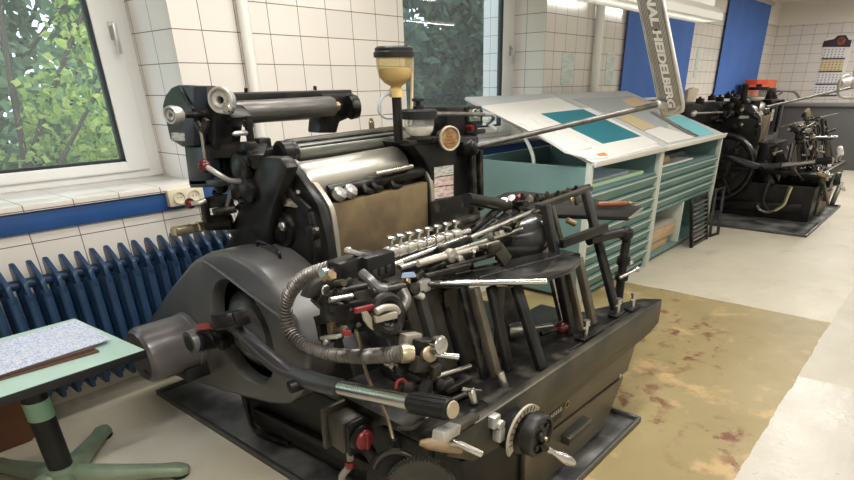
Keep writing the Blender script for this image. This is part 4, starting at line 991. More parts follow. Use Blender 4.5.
for i, (a, b) in enumerate((((434.5,167.5),(453.5,177))  , ((434.5,178),(453.5,187)), ((434.5,188),(453.5,199)))):
    q = [P(x, y, Y=YT-.003) for x, y in ((a[0], a[1]-.2), (b[0], a[1]-2.6), (b[0], b[1]-2.8), (a[0], b[1]))]
    mk('notice_plate', m_label if i == 0 else m_pinklabel, B().prism(q, (0,.002,0)), 0)
bc_ = P(449.5, 138.5, Y=YT-.05)
bd = mk('round_badge', mat('gilt_badge', (.42,.28,.14), .45, .4, col2=(.33,.20,.09), scale=50), B().lathe([(.0,0),(.040,0),(.042,.004),(.047,.004),(.049,-.004),(.045,-.012)][::-1], bc_, (-.35,-1,0), 48, cap=False), 0)
mk('badge_rim', m_beige, B().torus(bc_+V((-.0015,-.0045,0)), (-.35,-1,0), .0445, .004, 48, 8), 0, bd)
nv = V((-.35,-1,0)).normalized(); sv = nv.cross(V((0,0,1))).normalized()*-1; sv = V((1,-.35,0)).normalized(); k = B()
for z, w_ in ((.024,.02),(.012,.03),(0,.052),(-.013,.058),(-.025,.034)):
    p = bc_+nv*.0045+V((0,0,z)); k.bar(p-sv*w_/2, p+sv*w_/2, .002, .006, side=nv)
mk('badge_relief', mat('worn_copper_relief', (.33,.17,.07), .5, .4), k, 0, bd)
mk('badge_bracket', m_black, B().cyl(bc_+V((.005,.012,0)), bc_+V((.02,.06,0)), .03, n=20), 0)
q = [P(447,107,Y=1.76), P(477,105,Y=1.76), P(479,136,Y=1.76), P(448,137,Y=1.76)]; mk('control_box', m_black, B().prism(q, (0,.14,0)), .008)
g = mk('gauge_frame', m_black2, B().prism([P(x, y, Y=1.75) for x, y in ((466,107),(482,106),(483,124),(467,124))], (0,.03,0)), .004)
mk('gauge_face', mat('gauge_grey_green', (.12,.16,.13), .3), B().prism([P(x, y, Y=1.747) for x, y in ((469,110),(480,109),(480.5,121),(469.5,121.5))], (0,.003,0)), .001, g)
mk('dial_ring', m_alu, B().torus(P(475,113.5,Y=1.745), (0,-1,0), .018, .003, 24, 6), 0, g)
mk('red_coupling', m_red, B().cube(P(471,128,Y=1.74), .04,.04,.025), .005)
mk('valve_body', m_black2, B().cyl(P(474,124,Y=1.73), P(474,142,Y=1.73), .014, n=14).cyl(P(466,133,Y=1.73), P(484,131,Y=1.73), .011, n=12), .001)
mk('arm_socket', m_black2, B().lathe([(.025,0),(.034,.01),(.034,.05),(.022,.06)], P(464,150,Y=1.63), P(484,143,Y=1.55)-P(464,150,Y=1.63), 24).cube(P(465,147,Y=1.65), .09,.06,.05), .003)
# --- lamp on its long rod
ra, rb_ = P(474,147,Y=1.60), P(657,104.5,Y=1.0)
mk('lamp_rod', m_hose, B().cyl(ra, rb_, .011, n=16), 0)
# lamp head: a long ribbed cast shell with raised lettering
Ld = P(673,113,Y=1.0); Lu = P(646,-22,Y=.985)
ld = (Ld-Lu).normalized(); nrm = -(ray(660,50)); nrm = (nrm-ld*nrm.dot(ld)).normalized(); nrm = (nrm+V((-.28,.02,0))); nrm = (nrm-ld*nrm.dot(ld)).normalized()
wv = ld.cross(nrm).normalized()
if wv.dot(RT) < 0: wv = -wv
LL = (Ld-Lu).length; hwid = .048
def sec(t, w_, dp): return [Lu+ld*t+wv*a*w_+nrm*b*dp for a, b in ((-1,-.9),(-1.02,-.2),(-.93,.35),(-.78,.5),(.78,.5),(.93,.35),(1.02,-.2),(1,-.9))]
m = B(); st_ = [(0,.88,1),(LL*.9,1.06,1),(LL*.97,1.05,.98),(LL,.98,.80)]
for i, (t, a, dpt) in enumerate(st_):
    m.v += sec(t, hwid*a, .036*dpt)
    if i: m.f += [[(i-1)*8+j, (i-1)*8+(j+1) % 8, i*8+(j+1) % 8, i*8+j] for j in range(8)]
m.f += [list(range(8))[::-1], [len(m.v)-8+j for j in range(8)]]
lh = mk('lamp_head', m_lampgrey, m, .003)
m = B(); fz = .0185
for i in range(6):
    for s_ in (-1, 1):
        u = s_*(.0150+.0050*i); t1 = LL*.965-.012-.012*(1-(1-(abs(u)/.055)**2)**.5 if abs(u) < .055 else 1)
        m.bar(Lu+ld*.0+wv*u*.90+nrm*.0182, Lu+ld*(LL-.05)+wv*u*1.04+nrm*.0182, .0026, .0012, side=wv)
mk('lamp_grooves', mat('groove_grey', (.17,.165,.15), .5, .3), m, .0)
arc = [Lu+ld*(LL-.05+math.sin(a)*.035)+wv*math.cos(a)*.040+nrm*.0185 for a in [math.pi*i/20 for i in range(21)]]
m = B().tube([Lu+wv*.036+nrm*.0185, ]+arc+[Lu-wv*.036+nrm*.0185], .0032, 6); mk('lamp_border', m_alu, m, 0, lh)
mk('letter_panel', mat('cast_panel', (.30,.29,.27), .5, .4), B().prism([Lu+ld*.02-wv*.0135+nrm*.0172, Lu+ld*.02+wv*.0135+nrm*.0172, Lu+ld*(LL-.035)+wv*.0155+nrm*.0172, Lu+ld*(LL-.035)-wv*.0155+nrm*.0172], nrm*.0012), 0, lh)
text_mesh('lettering', 'ORIGINAL HEIDELBERG', Lu+ld*(LL-.052)+nrm*.0185, ld, wv, .071, m_letters, lh, .0035, 'RIGHT', .0022, .53, .25)
mk('lamp_screw', m_dark, B().disc(Lu+ld*.20+wv*.0+nrm*.0185, nrm, .006, .002, 12, .0003), 0, lh)
mk('lamp_joint', m_alu, B().cyl(rb_, Ld-ld*.05-wv*.02, .016, n=16), .001)
# --- small board on the right with its post
SB = .892
q = [P(641.5,206,Z=SB), P(629,216,Z=SB), P(552,213.5,Z=SB), P(487,199,Z=SB), P(505,192,Z=SB), P(522,190.5,Z=SB), P(590,198,Z=SB)]
sb = mk('side_board', m_rubber, B().prism([p-V((0,0,.022)) for p in q], (0,0,.020)), .004)
for a, b in ((0,1),(3,4),(4,5)): mk('board_edge', m_edge, B().bar(q[a]-V((0,0,.010)), q[b]-V((0,0,.010)), .006, .024, side=(0,0,1)), .001, sb)
po = P(629,216,Y=1.0); pb = V((po.x-.005, 1.0, .50))
mk('board_post', m_black, B().tube(catmull([V((po.x-.25, 1.05, SB-.045)), V((po.x-.05, 1.01, SB-.045)), V((po.x, 1.0, SB-.075)), V((po.x, 1.0, .75)), pb], 6), .020, 14), 0)
mk('post_elbow', m_black, B().ball(V((po.x-.008, 1.0, SB-.055)), .034, 16), 0)
[mk('post_clamp', m_black2, B().cyl((po.x, 1.0, z), (po.x, 1.0, z+.033), .03, n=20), .002) for z in (.70, .63)]
mk('clamp_wing', m_steel, B().cyl((po.x-.06, .985, .655), (po.x+.075, .965, .665), .007, n=10).ball(V((po.x+.08,.965,.666)), .013, 12).cyl((po.x+.01,1.0,.69),(po.x+.06,.985,.70),.009, n=10), 0)
# --- leaning guide bars: foot on the bed, head leaning back
def lean_bar(b, t, w_, d_, m_, nm, zb=.536, tz=None):
    f_ = P(*b, Z=zb); h_ = P(*t, X=f_.x); return mk(nm, m_, B().bar(f_, h_, w_, d_, side=(1,0,0)), .003)
GB = [((615,308),(585,190),.050,.022,m_black,'guide_bar'), ((571,334),(545,205),.034,.03,m_black,'guide_bar'), ((581,331),(565,258),.020,.03,m_panel,'guide_rail'),
      ((593,324),(578,258),.034,.03,m_panel,'guide_rail'), ((562,324),(549,268),.014,.02,m_steel,'guide_rail'),
      ((542,369),(516,286),.045,.02,m_black,'guide_bar'), ((509,370),(491,286),.040,.02,m_black,'guide_bar'), ((497,377),(474,288),.030,.028,m_panel,'guide_rail'), ((485,378),(462,287),.034,.014,m_black2,'guide_rail')]
for g_ in GB: lean_bar(*g_)
for px, m_ in (([(438,288),(458,288),(478,367),(467,382)], m_olive), ([(490,287),(514,287),(534,352),(508,366)], m_black2), ([(402,296),(437,288),(458,366),(430,377)], m_olive), ([(459,288),(472,288),(487,372),(480,376)], mat('brown_worn_plate', (.11,.085,.06), .5, .3, col2=(.06,.05,.04), scale=9))):
    q = [P(x, y, Y=1.20 if y < 330 else 1.12) for x, y in px]; mk('pile_plate', m_, B().prism(q, (0,.012,0)), .002)
lean_bar((467,371),(437,286),.022,.03,m_black,'guide_bar'); lean_bar((459,350),(434,288),.012,.012,m_steel,'guide_rod')
lean_bar((448,394),(418,292),.030,.03,m_black,'guide_bar')
# upper frame of the feed guides
a, b = P(548,203,Y=1.17), P(586,190,Y=1.16)
mk('guide_head', m_olive, B().bar(P(538,207,Y=1.18), P(590,188.5,Y=1.16), .03, .022, side=(0,1,0)), .004)
mk('guide_window', m_olive, B().bar(P(552,206,Y=1.15), P(562,243,Y=1.10), .022, .012, side=(1,0,0)), .002); mk('guide_plate', m_olive, B().bar(P(577,196,Y=1.15), P(579,204,Y=1.14), .05, .012, side=(1,0,0)), .002)
mk('cross_bracket', m_black, B().bar(P(561,244,Y=1.06), P(606,227.5,Y=1.02), .025, .034, side=(0,1,0)), .003)
mk('guide_screw', m_brass, B().disc(P(571,200,Y=1.13), (0,-1,0), .012, .01, 16).cyl(P(567,220,Y=1.12), P(575,224,Y=1.10), .012, n=14), .001)
# bolts and clamps on the bed
def bed_clamp(px, py, sz=1.0):
    c = P(px, py, Z=.537); z = V((0,0,1))
    o = mk('bed_clamp', m_black2, B().box(c.x-.045*sz, c.x+.045*sz, c.y-.02, c.y+.02, .537, .549), .003)
    mk('clamp_screw', m_steel, B().lathe([(.010,0),(.010,.05*sz),(.014,.052*sz),(.014,.062*sz)], c+z*.012, z, 14).cyl(c+z*.045*sz+V((-.028,0,0)), c+z*.045*sz+V((.028,0,0)), .0045, n=8), 0, o)
for x, y in ((585,338),(617,315),(632,309)): bed_clamp(x, y)
mk('bed_groove', m_dark, B().box(1.75, 2.35, .895, .903, .5355, .5375), 0)
mk('red_knob', m_redball, B().ball(P(562,327,Z=.565), .030, 22, (1.15,1,.85)), 0)
mk('red_knob_stem', m_black2, B().cyl(P(556,329,Z=.565), P(541,334,Z=.56), .010, n=12), 0)
m = B(); a, b = P(508,331,Y=1.10), P(523,329,Y=1.06); m.lathe([(.018,0),(.028,.004),(.028,.05),(.018,.055)], a, b-a, 22); mk('knurled_knob', m_steel, m, 0)
mk('knob_shaft', m_steel, B().cyl(b, b+(b-a)*2.0, .008, n=10), 0)
# --- black receiving plate and its rod
TZ2 = .852
q = [P(x, y, Z=TZ2) for x, y in ((434,284),(520,279),(548,277),(570,270),(581,261),(580,253),(560,249),(520,257),(470,268),(440,276))]
tp_ = mk('receiving_plate', m_blackgloss, B().prism([p-V((0,0,.014)) for p in q], (0,0,.014)), .002)
m = B(); 
for a, b in (((455,272),(500,266)), ((505,270),(560,255)), ((480,277),(533,262))): m.bar(P(*a,Z=TZ2+.0006), P(*b,Z=TZ2+.0006), .002, .0006)
mk('scratch', m_steel, m, 0, tp_)
mk('plate_rod', m_chrome, B().cyl(P(424,283.5,Z=.865), P(547,281.5,Z=.865), .0095, n=20), .002)
mk('rod_clamp', m_alu, B().cube(P(420,285,Z=.86), .05,.05,.04).cyl(P(414,293,Y=1.15), P(424,298,Y=1.13), .012, n=12), .005)
mk('plate_support', m_black2, B().bar(P(505,282,Z=.83), P(560,272,Z=.83), .05, .02), .003)
# --- chrome rails with thumb screws above the delivery
rA, rB = P(330,273.5,Y=1.25), P(466,232,Y=1.25)
mk('feed_rail', m_chrome, B().cyl(P(322,274,Y=1.25), P(468,231.5,Y=1.25), .0155, n=20), 0)
mk('gauge_rail', m_chrome, B().cyl(P(360,277,Y=1.22), P(466,237.5,Y=1.22), .010, n=16), 0)
for i in range(8):
    t = i/7; x, y = 391+(455-391)*t, 252.5+(235-252.5)*t; c = P(x, y, Y=1.24)
    ts = mk('slide_collar', m_steel, B().cyl(c+V((-.020,0,0)), c+V((.020,0,0)), .020, n=18), .002)
    mk('thumb_screw', m_chrome, B().cyl(c+V((0,0,.015)), c+V((0,-.006,.047)), .006, n=10).lathe([(.007,0),(.015,.003),(.015,.009),(.008,.011)], c+V((0,-.006,.040)), (0,-.15,1), 14), 0, ts)
def rod(a, b, Y, r, m_, nm): return mk(nm, m_, B().cyl(P(*a,Y=Y), P(*b,Y=Y), r, n=14), 0)
rod((418,264),(498,243), 1.16, .010, m_edge, 'sheet_rod'); rod((400,268),(545,222), 1.18, .008, m_steel, 'gripper_rod')
rod((470,238),(586,189), 1.20, .009, m_steel, 'gripper_rod'); rod((520,204),(589,186), 1.24, .010, m_black2, 'sucker_bar'); rod((430,262),(530,228), 1.24, .012, m_olive, 'sucker_bar')
mk('sheet_rod_collar', m_edge, B().cyl(P(451,255.5,Y=1.155)-V((.0,.01,0)), P(451,255.5,Y=1.155)+V((0,.012,0)), .022, n=18), .002)
for x in (430,440,462,472,484,495):
    y = 262-(x-430)*.30; mk('gauge_pin', m_black2, B().bar(P(x,y,Y=1.17), P(x+2,y+9,Y=1.15), .008, .006), .001)
for a, b, w_ in (((436,252),(470,240),.03), ((440,268),(500,248),.035), ((470,256),(520,236),.03), ((404,272),(440,262),.04)):
    mk('feed_slide', m_black2, B().bar(P(*a,Y=1.21), P(*b,Y=1.21), .03, w_, side=(0,1,0)), .004)
# pump casting
pc_ = P(528,234,Y=1.22)
pax = V((.62,-.62,.10)); m = B().lathe([(.02,-.12),(.07,-.12),(.092,-.095),(.095,.0),(.091,.05),(.072,.085),(.045,.10),(.0,.102)], P(522,237,Y=1.22), pax, 36, cap=False); mk('pump_casting', m_blackgloss, m, 0)
mk('pump_face', m_olive, B().lathe([(.035,.088),(.040,.104),(.030,.112),(.0,.114)], P(522,237,Y=1.22), pax, 26, cap=False), 0)
mk('pump_flange', m_brass, B().bar(P(505,226,Y=1.22), P(530,216,Y=1.22), .06, .016, side=(0,1,0)), .004)
for a, b, r, m_ in (((470,232),(505,204),.014,m_black2), ((478,236),(512,210),.012,m_black), ((488,228),(520,208),.014,m_olive), ((503,201),(508,212),.018,m_steel), ((511,198),(517,210),.018,m_blackgloss), ((494,222),(520,214),.010,m_steel), ((467,199),(508,206),.022,m_black), ((448,227),(476,217),.016,m_black2)):
    rod(a, b, 1.27, r, m_, 'suction_link')
for x, y in ((520,196),(528,198),(535,196),(545,194),(556,193),(566,190),(574,188),(524,203),(541,199)):
    mk('sucker_fitting', [m_steel, m_black2, m_olive][int(x) % 3], B().cyl(P(x,y,Y=1.23)+V((0,0,-.012)), P(x,y,Y=1.23)+V((.004,-.01,.010)), .008, n=12).cube(P(x+2,y+2,Y=1.23), .024,.02,.014), .002)
mk('red_tip', m_red, B().cyl(P(517,198,Y=1.23), P(521,195.5,Y=1.23), .009, n=10), 0)
mk('small_bracket', m_olive, B().bar(P(497,247,Y=1.12), P(508,262,Y=1.10), .01, .05, side=(0,1,0)).bar(P(490,249,Y=1.12), P(500,246,Y=1.12), .02, .03), .003)
# --- gripper and trip cluster at left front
def blk(x, y, X_, sx, sy, sz, m_=None, nm='trip_block', b=.005): return mk(nm, m_ or m_black2, B().cube(P(x,y,X=X_), sx, sy, sz), b)
mk('clamp_body', m_black, B().bar(P(334,272,Y=1.23), P(372,259,Y=1.23), .06, .055, side=(0,1,0)), .006)
mk('rail_lever', m_alu, B().bar(P(346,250,Y=1.22), P(362,255,Y=1.22), .018, .014).cyl(P(349,252,Y=1.22), P(347.5,248,Y=1.22), .010, n=10), .003)
mk('rail_lever_blade', m_grey, B().bar(P(360,254,Y=1.22), P(374,256,Y=1.22), .03, .012), .003)
mk('window_block', m_black, B().bar(P(362,270,Y=1.20), P(390,262,Y=1.20), .05, .075, side=(0,1,0)), .006)
for x, y in ((375,274),(382,271.5),(389,269)): mk('block_port', m_dark, B().cube(P(x,y,Y=1.172), .018,.004,.024), .002)
m = B(); m.tube(catmull([P(362,273,Y=1.15), P(370,280,Y=1.12), P(378,288,Y=1.10), P(386,289,Y=1.09)], 6), .014, 10); mk('hooked_lever', m_grey, m, 0)
mk('gripper_tongue', m_black, B().prism([P(x, y, Y=1.14) for x, y in ((306,298),(311,287),(322,279),(334,280),(334,290),(322,296),(312,299))], (0,.03,0)), .006)
mk('tongue_bolt', m_steel, B().disc(P(325,290,Y=1.138), (0,-1,0), .014, .006, 16), 0)
mk('connecting_bar', m_black2, B().bar(P(316,297,Y=1.15), P(338,318,Y=1.15), .03, .03), .004)
mk('gripper_column', m_olive, B().bar(P(355,287,Y=1.14), P(367,312,Y=1.10), .05, .03), .004)
mk('trip_housing', m_black2, B().bar(P(326,312,Y=1.12), P(366,306,Y=1.12), .06, .05, side=(0,1,0)), .008)
mk('housing_lower', m_black, B().bar(P(340,322,Y=1.12), P(372,318,Y=1.12), .045, .035), .006)
for a, b in (((355,311),(380,305)), ((343,333),(350,333))): mk('red_marking', m_red, B().bar(P(*a,Y=1.035), P(*b,Y=1.035), .012, .014), .002)
mk('scale_sector', m_edge, B().prism([P(x, y, Y=1.03) for x, y in ((361,312),(366,311),(372,320),(378,326),(376,332),(369,328),(363,320))], (0,-.006,0)), 0)
m = B(); m.bar(P(374,319,Y=1.02), P(396,314,Y=1.0), .022, .018).tube(catmull([P(376,312,Y=1.01), P(384,308,Y=1.01), P(394,308,Y=1.01), P(398,313,Y=1.01)], 5), .010, 10); mk('trip_handle', m_edge, m, .003)
mk('ring_joint', m_black2, B().torus(P(387,315,Y=1.03), (0,-1,.2), .045, .016, 28, 10), 0)
mk('grey_bow_hose', m_hose, B().tube(catmull([P(403,290,Y=1.08), P(407,300,Y=1.06), P(402,309,Y=1.05), P(394,311,Y=1.04)], 6), .013, 12), 0)
mk('side_bracket', m_black2, B().bar(P(318,320,X=1.02), P(334,316,X=1.02), .03, .03).bar(P(320,320,X=1.02), P(324,340,X=1.02), .03, .02).bar(P(324,340,X=1.02), P(340,336,X=1.02), .03, .025), .004)
mk('bronze_block', m_bronze, B().cube(P(333,325,X=1.03), .03,.03,.05), .003)
mk('wing_nut', m_alu, B().bar(P(322,338,X=1.0), P(340,336,X=1.0), .018, .012).cyl(P(328,339,X=1.0), P(326,344,X=1.0), .012, n=10), .003)
mk('copper_pipe', m_pipeb, B().tube(catmull([P(356,330,Y=1.15), P(361,347,Y=1.16), P(365,368,Y=1.16), P(371,385,Y=1.15), P(380,402,Y=1.12), P(388,420,Y=1.08), P(394,442,Y=1.03)], 6), .0055, 10), 0)
mk('pipe_union', m_black2, B().cyl(P(394,439,Y=1.03), P(396,450,Y=1.02), .016, n=14), .001)
mk('cylinder_body', m_black, B().bar(P(390,325,Y=1.36), P(415,400,Y=1.20), .15, .10, side=(1,0,0)), .02)
mk('lower_block', m_black, B().bar(P(352,335,Y=1.50), P(378,420,Y=1.32), .16, .10, side=(1,0,0)), .02)
# valve group where the hose ends
m = B().bar(P(402,342,Y=1.03), P(418,340,Y=1.03), .03, .045, side=(0,1,0)); mk('valve_block', m_edge, m, .004)
mk('valve_block_lower', m_olive, B().bar(P(413,364,Y=.985), P(428,363,Y=.985), .03, .045, side=(0,1,0)).bar(P(430,372,Y=.97), P(438,368,Y=.97), .03, .035), .004)
mk('valve_manifold', m_black2, B().bar(P(415,352,Y=1.0), P(432,350,Y=1.0), .05, .07, side=(0,1,0)), .006)
a, b = P(425,344,Y=.99), P(441,345,Y=.93); mk('valve_knob', m_chrome, B().cyl(a, b, .009, n=12).lathe([(.022,0),(.026,.004),(.026,.022),(.020,.026)], b-(b-a).normalized()*.02, b-a, 22), 0)
a, b = P(426,355,Y=.98), P(431,354,Y=.95); mk('copper_knob', m_pipeb, B().lathe([(.016,0),(.022,.004),(.022,.03),(.016,.034)], a, b-a, 20), 0)
mk('valve_lever', m_chrome, B().cyl(P(434,354.5,Y=.95), P(458,357,Y=.91), .0075, .010, 12), 0)
for x, y, r in ((421,388,.03),(404,388,.022),(436,384,.02)): mk('trip_cam', m_black2, B().lathe([(r*.4,0),(r,.003),(r,.02),(r*.5,.024)], P(x,y,Y=1.0), (0,-1,.1), 24), .001)
mk('red_bow', m_red, B().torus(P(401,386,Y=.97), (0,-1,.2), .018, .0045, 18, 8, .0, math.pi), 0)
for a, b, w_ in (((404,372),(424,384),.03), ((432,388),(452,380),.03), ((424,372),(420,398),.035), ((444,392),(470,378),.03), ((396,402),(420,396),.04), ((456,384),(470,396),.03)):
    mk('trip_arm', m_black2, B().bar(P(*a,Y=1.02), P(*b,Y=1.0), w_, w_*.7), .005)
mk('stop_post', m_steel, B().cyl(P(470,388,Y=.95), P(474,404,Y=.93), .014, n=14).bar(P(462,389,Y=.95), P(481,391,Y=.93), .008, .012), .002)
mk('stop_foot', m_black, B().lathe([(.055,0),(.06,.006),(.06,.03),(.04,.036)], P(473,410,Y=.93)+V((0,0,-.02)), (0,0,1), 28), .002)
mk('stop_post', m_steel, B().cyl(P(499,372,Y=.95), P(505,390,Y=.93), .016, n=14), .002)
# lower left: trip shoe, grip, gear, switch box
m = B().bar(P(438,436,Y=.80), P(455,428,Y=.82), .036, .028); mk('trip_shoe', m_alu, m, .004)
mk('shoe_arm', m_olive, B().bar(P(456,427,Y=.83), P(475,416,Y=.86), .03, .018), .003)
a, b = P(420,443,Y=.90), P(450,446,Y=.85); mk('wooden_grip', mat('tan_grip', (.34,.24,.13), .45), B().lathe([(.008,0),(.016,.02),(.020,.07),(.018,.12),(.012,(b-a).length)], a, b-a, 18), 0)
mk('foot_lever', m_steel, B().tube(catmull([P(448,446,Y=.85), P(456,443,Y=.83), P(470,449,Y=.80), P(481,454,Y=.78)], 6), .010, 12), 0)
mk('leaf_spring', m_olive, B().tube(catmull([P(398,428,Y=.93), P(412,428,Y=.92), P(424,420,Y=.90), P(440,415,Y=.89), P(452,418,Y=.88)], 6), .006, 8), 0)
gc = P(421,486,Y=.88); ga = V((-.75,-.65,.12)); prof = []
m = B(); GRAD = .098; vs = []; nT = 60; d, s, u = frame_of(ga)
for k_ in range(nT*2):
    a = math.pi*k_/nT; r = GRAD if k_ % 2 else GRAD-.009; vs.append(gc+(s*math.cos(a)+u*math.sin(a))*r)
m.prism(vs, d*.028); gear = mk('spur_gear', m_olive, m, .0)
mk('gear_hub', m_olive, B().lathe([(.045,0),(.05,.006),(.035,.012),(.03,.03),(.015,.034)], gc+d*.022, ga, 32), 0, gear)
mk('gear_cover', m_black2, B().lathe([(.07,0),(.08,.01),(.08,.03),(.06,.035)], P(396,472,Y=.97), ga, 40), .001)
mk('gear_cover_rim', m_olive, B().torus(P(396,472,Y=.945), ga, .06, .006, 36, 6, .2, 2.4), 0)
mk('gear_bracket', m_black, B().box(1.10, 1.40, 1.02, 1.32, .10, .40), .02)
# electric switch box with its red knob
X = .965; sb_ = P(347,428,X=X)
D1 = V((-.05,-1,-.06)).normalized(); D2 = V((1,-.05,0)).normalized()
bx_ = mk('switch_box', m_olive, B().bar(sb_-D1*.035, sb_+D1*.045, .10, .115, side=D2), .010)
mk('switch_box_cover', m_black2, B().bar(sb_+D1*.046, sb_+D1*.064, .085, .12, side=D2), .006, bx_)
mk('switch_plate', m_olive, B().bar(sb_-D1*.055, sb_-D1*.036, .12, .15, side=D2), .006, bx_)
kc = sb_+D1*.066
kr = mk('switch_bezel', m_black2, B().lathe([(.034,0),(.044,.004),(.044,.014),(.038,.016)], kc, D1, 32), 0, bx_)
mk('switch_knob', m_red, B().lathe([(.030,0),(.034,.012),(.030,.020),(.0,.021)], kc+D1*.010, D1, 28, cap=False).bar(kc+D1*.030-V((0,0,.028)), kc+D1*.030+V((0,0,.028)), .012, .016, side=D2), .001, bx_)
mk('switch_bracket', m_black, B().bar(sb_-D1*.06, V((1.20,1.05,sb_.z+.05)), .06, .06), .01)
mk('grey_cable', m_cable, B().tube(catmull([sb_+V((0,0,-.06)), sb_+V((.0,.0,-.12)), P(348,468,X=.96), P(345,484,X=.97), V((1.03,1.12,.09)), V((1.18,1.2,.06))], 8), .012, 12), 0)
a = P(350,464,X=.96); mk('red_cable_tape', m_red, B().cyl(a+V((0,0,-.012)), a+V((0,0,.012)), .016, n=18), .001)
mk('dark_conduit', m_rubber, B().tube(catmull([P(362,440,X=1.02), P(370,452,X=1.02), P(378,468,X=1.04), P(386,484,X=1.06), V((1.25,1.05,.12))], 6), .020, 14), 0)
mk('floor_bar', m_black, B().bar((1.14,2.1,.10), (1.14,.98,.16), .05, .09), .01)
mk('guard_floor_strap', m_black2, B().tube(catmull([V((1.12,2.15,.20)), V((1.10,2.10,.07)), V((1.10,2.0,.05)), V((1.12,1.85,.06))], 6), .010, 8), 0)
# screwdriver lying on the small board
sdr = empty('screwdriver', P(612,203.5,Z=SB+.001), 'screwdriver with red brown handle lying on the small black press board', 'screwdriver')
a, b, c = P(597,204.5,Z=SB+.016), P(627,203.5,Z=SB+.016), P(638,203.2,Z=SB+.008)
L = (b-a).length
MB().lathe([(.006,0),(.013,.006),(.015,L*.3),(.012,L*.55),(.015,L*.8),(.009,L)], a, b-a, 20).build('handle', m_woodr, sdr)
MB().lathe([(.010,0),(.011,.02),(.005,.026),(.0045,.08)], b, c-b, 14).build('shaft', m_brass, sdr)
# small bolts, nuts, pins and springs all over the working side
rnd = random.Random(11)
BOLTS = [(330,276),(341,283),(352,279),(345,300),(331,309),(349,308),(362,301),(341,329),(357,325),(369,315),(383,324),(391,327),(392,366),(398,378),(409,362),(420,372),(432,382),(441,374),(436,364),(427,391),(413,398),(446,386),(455,391),(462,378),(406,281),(415,277),(424,272),(412,290),(398,297),(386,281),(445,263),(458,258),(472,252),(483,247),(470,262),(489,238),(500,233),(508,228),(515,221)]
for i, (x, y) in enumerate(BOLTS):
    Yd = 1.06 if y > 330 else (1.10 if x < 380 else 1.14)
    c = P(x, y, Y=Yd); r = rnd.choice((.007, .009, .011, .013)); m_ = rnd.choice((m_steel, m_black2, m_black2, m_olive, m_black2, m_olive, m_brass))
    d = V((rnd.uniform(-.4,.4), -1, rnd.uniform(-.2,.6)))
    k_ = i % 4
    if k_ == 0: mk('hex_bolt', m_, B().disc(c, d, r, .012, 6, .001).cyl(c-d.normalized()*.025, c, r*.6, n=8), 0)
    elif k_ == 1: mk('pin', m_, B().cyl(c-d.normalized()*.022, c+d.normalized()*.012, r*.7, n=10), 0)
    elif k_ == 2: mk('link_arm', m_black2, B().bar(c, c+V((rnd.uniform(.03,.08)*rnd.choice((-1,1)), rnd.uniform(0,.05), rnd.uniform(-.05,.04))), r*1.8, r*1.3), .002)
    else: mk('locking_nut', m_, B().lathe([(r*.6,0),(r*1.5,.003),(r*1.5,.016),(r*.7,.02)], c, d, 14).cyl(c-d.normalized()*.025, c, r*.6, n=8), 0)
def spring(a, b, R, r, turns, m_):
    a = V(a); b = V(b); d, s, u = frame_of(b-a); n = turns*10
    mk('coil_spring', m_, B().tube([a+(b-a)*(i/n)+(s*math.cos(i*.6283)+u*math.sin(i*.6283))*R for i in range(n+1)], r, 5), 0)
spring(P(410,376,Y=1.02), P(432,392,Y=1.0), .010, .0022, 9, m_olive)
spring(P(474,292,Y=1.10), P(486,330,Y=1.06), .009, .002, 12, m_steel)
for a, b, Yd, r, m_ in (((376,270),(402,262),1.19,.008,m_steel), ((336,292),(366,286),1.10,.009,m_black2), ((372,292),(404,286),1.10,.010,m_olive), ((330,300),(352,296),1.09,.007,m_steel), ((374,332),(412,334),1.06,.009,m_black2), ((438,376),(470,366),1.02,.008,m_steel), ((443,404),(470,392),.98,.009,m_olive), ((405,404),(432,404),.97,.010,m_black2), ((446,268),(505,252),1.14,.007,m_black2), ((425,276),(470,265),1.12,.007,m_black2)):
    mk('control_rod', m_, B().cyl(P(*a,Y=Yd), P(*b,Y=Yd), r, n=10), 0)
mk('blue_print_slip', mat('blue_white_card', (.32,.42,.62), .5), B().prism([P(x,y,Y=1.13) for x,y in ((403,273),(414,272),(417,277),(402,278))], (0,.003,0)), 0)
# worn plates between the pile guides
for i, (b, t, w_, m_) in enumerate((((425,382),(398,300),.05,m_olive), ((438,377),(412,296),.012,m_steel), ((452,373),(426,290),.05,m_panel), ((477,371),(450,289),.06,m_panel), ((521,360),(500,288),.05,m_olive))):
    f_ = P(*b, Z=.536); f_.y += .10; f_.x += .0
    h_ = P(*t, X=f_.x); mk('guide_slat', m_, B().bar(f_, h_, w_, .008, side=(1,0,0)), .002)
# ------------------------------------------------------------------ the rear press: the same machine with an open flywheel
SKIP = {'fountain_roller','fountain_blade','fountain_back','blade_screw','blade_key','fountain_bracket','fountain_bracket_boss','shaft_end','fountain_column','column_arm','fountain_handwheel','small_handwheel','handwheel_shaft','wheel_spindle','drive_fork','drive_rod','throw_off_lever','small_lever','brass_grip','pillar_cap','side_pillar','pillar_bolt','spur_gear','gear_cover','gear_cover_rim','setting_dial','gear_bracket','flywheel_guard','flywheel','motor','motor_foot','motor_bracket','clutch_shaft','clutch_cap','warning_tag','lamp_head','lamp_rod','lamp_joint','lamp_ribs','corrugated_hose','switch_box','switch_bracket','grey_cable','red_cable_tape','dark_conduit','oil_bottle','bottle_post','side_board','board_edge','board_post','post_elbow','post_clamp','clamp_wing','round_badge','badge_bracket','drive_cover','drive_cover_top','drive_post','drive_post_base','cover_label','cover_rib','tower_foot','red_marking','powder_jar','jar_seat'}
OFF = V((6.22, .16, 0))
p2 = copy_tree(pr, None, SKIP); p2.location = pr.location+OFF
p2['label'] = 'black platen printing press with open flywheel standing farther back beyond the green cabinets'
def mk2(name, m, mb, bevel=.003, par=None): return mb.build(name, m, par or p2, bevel)
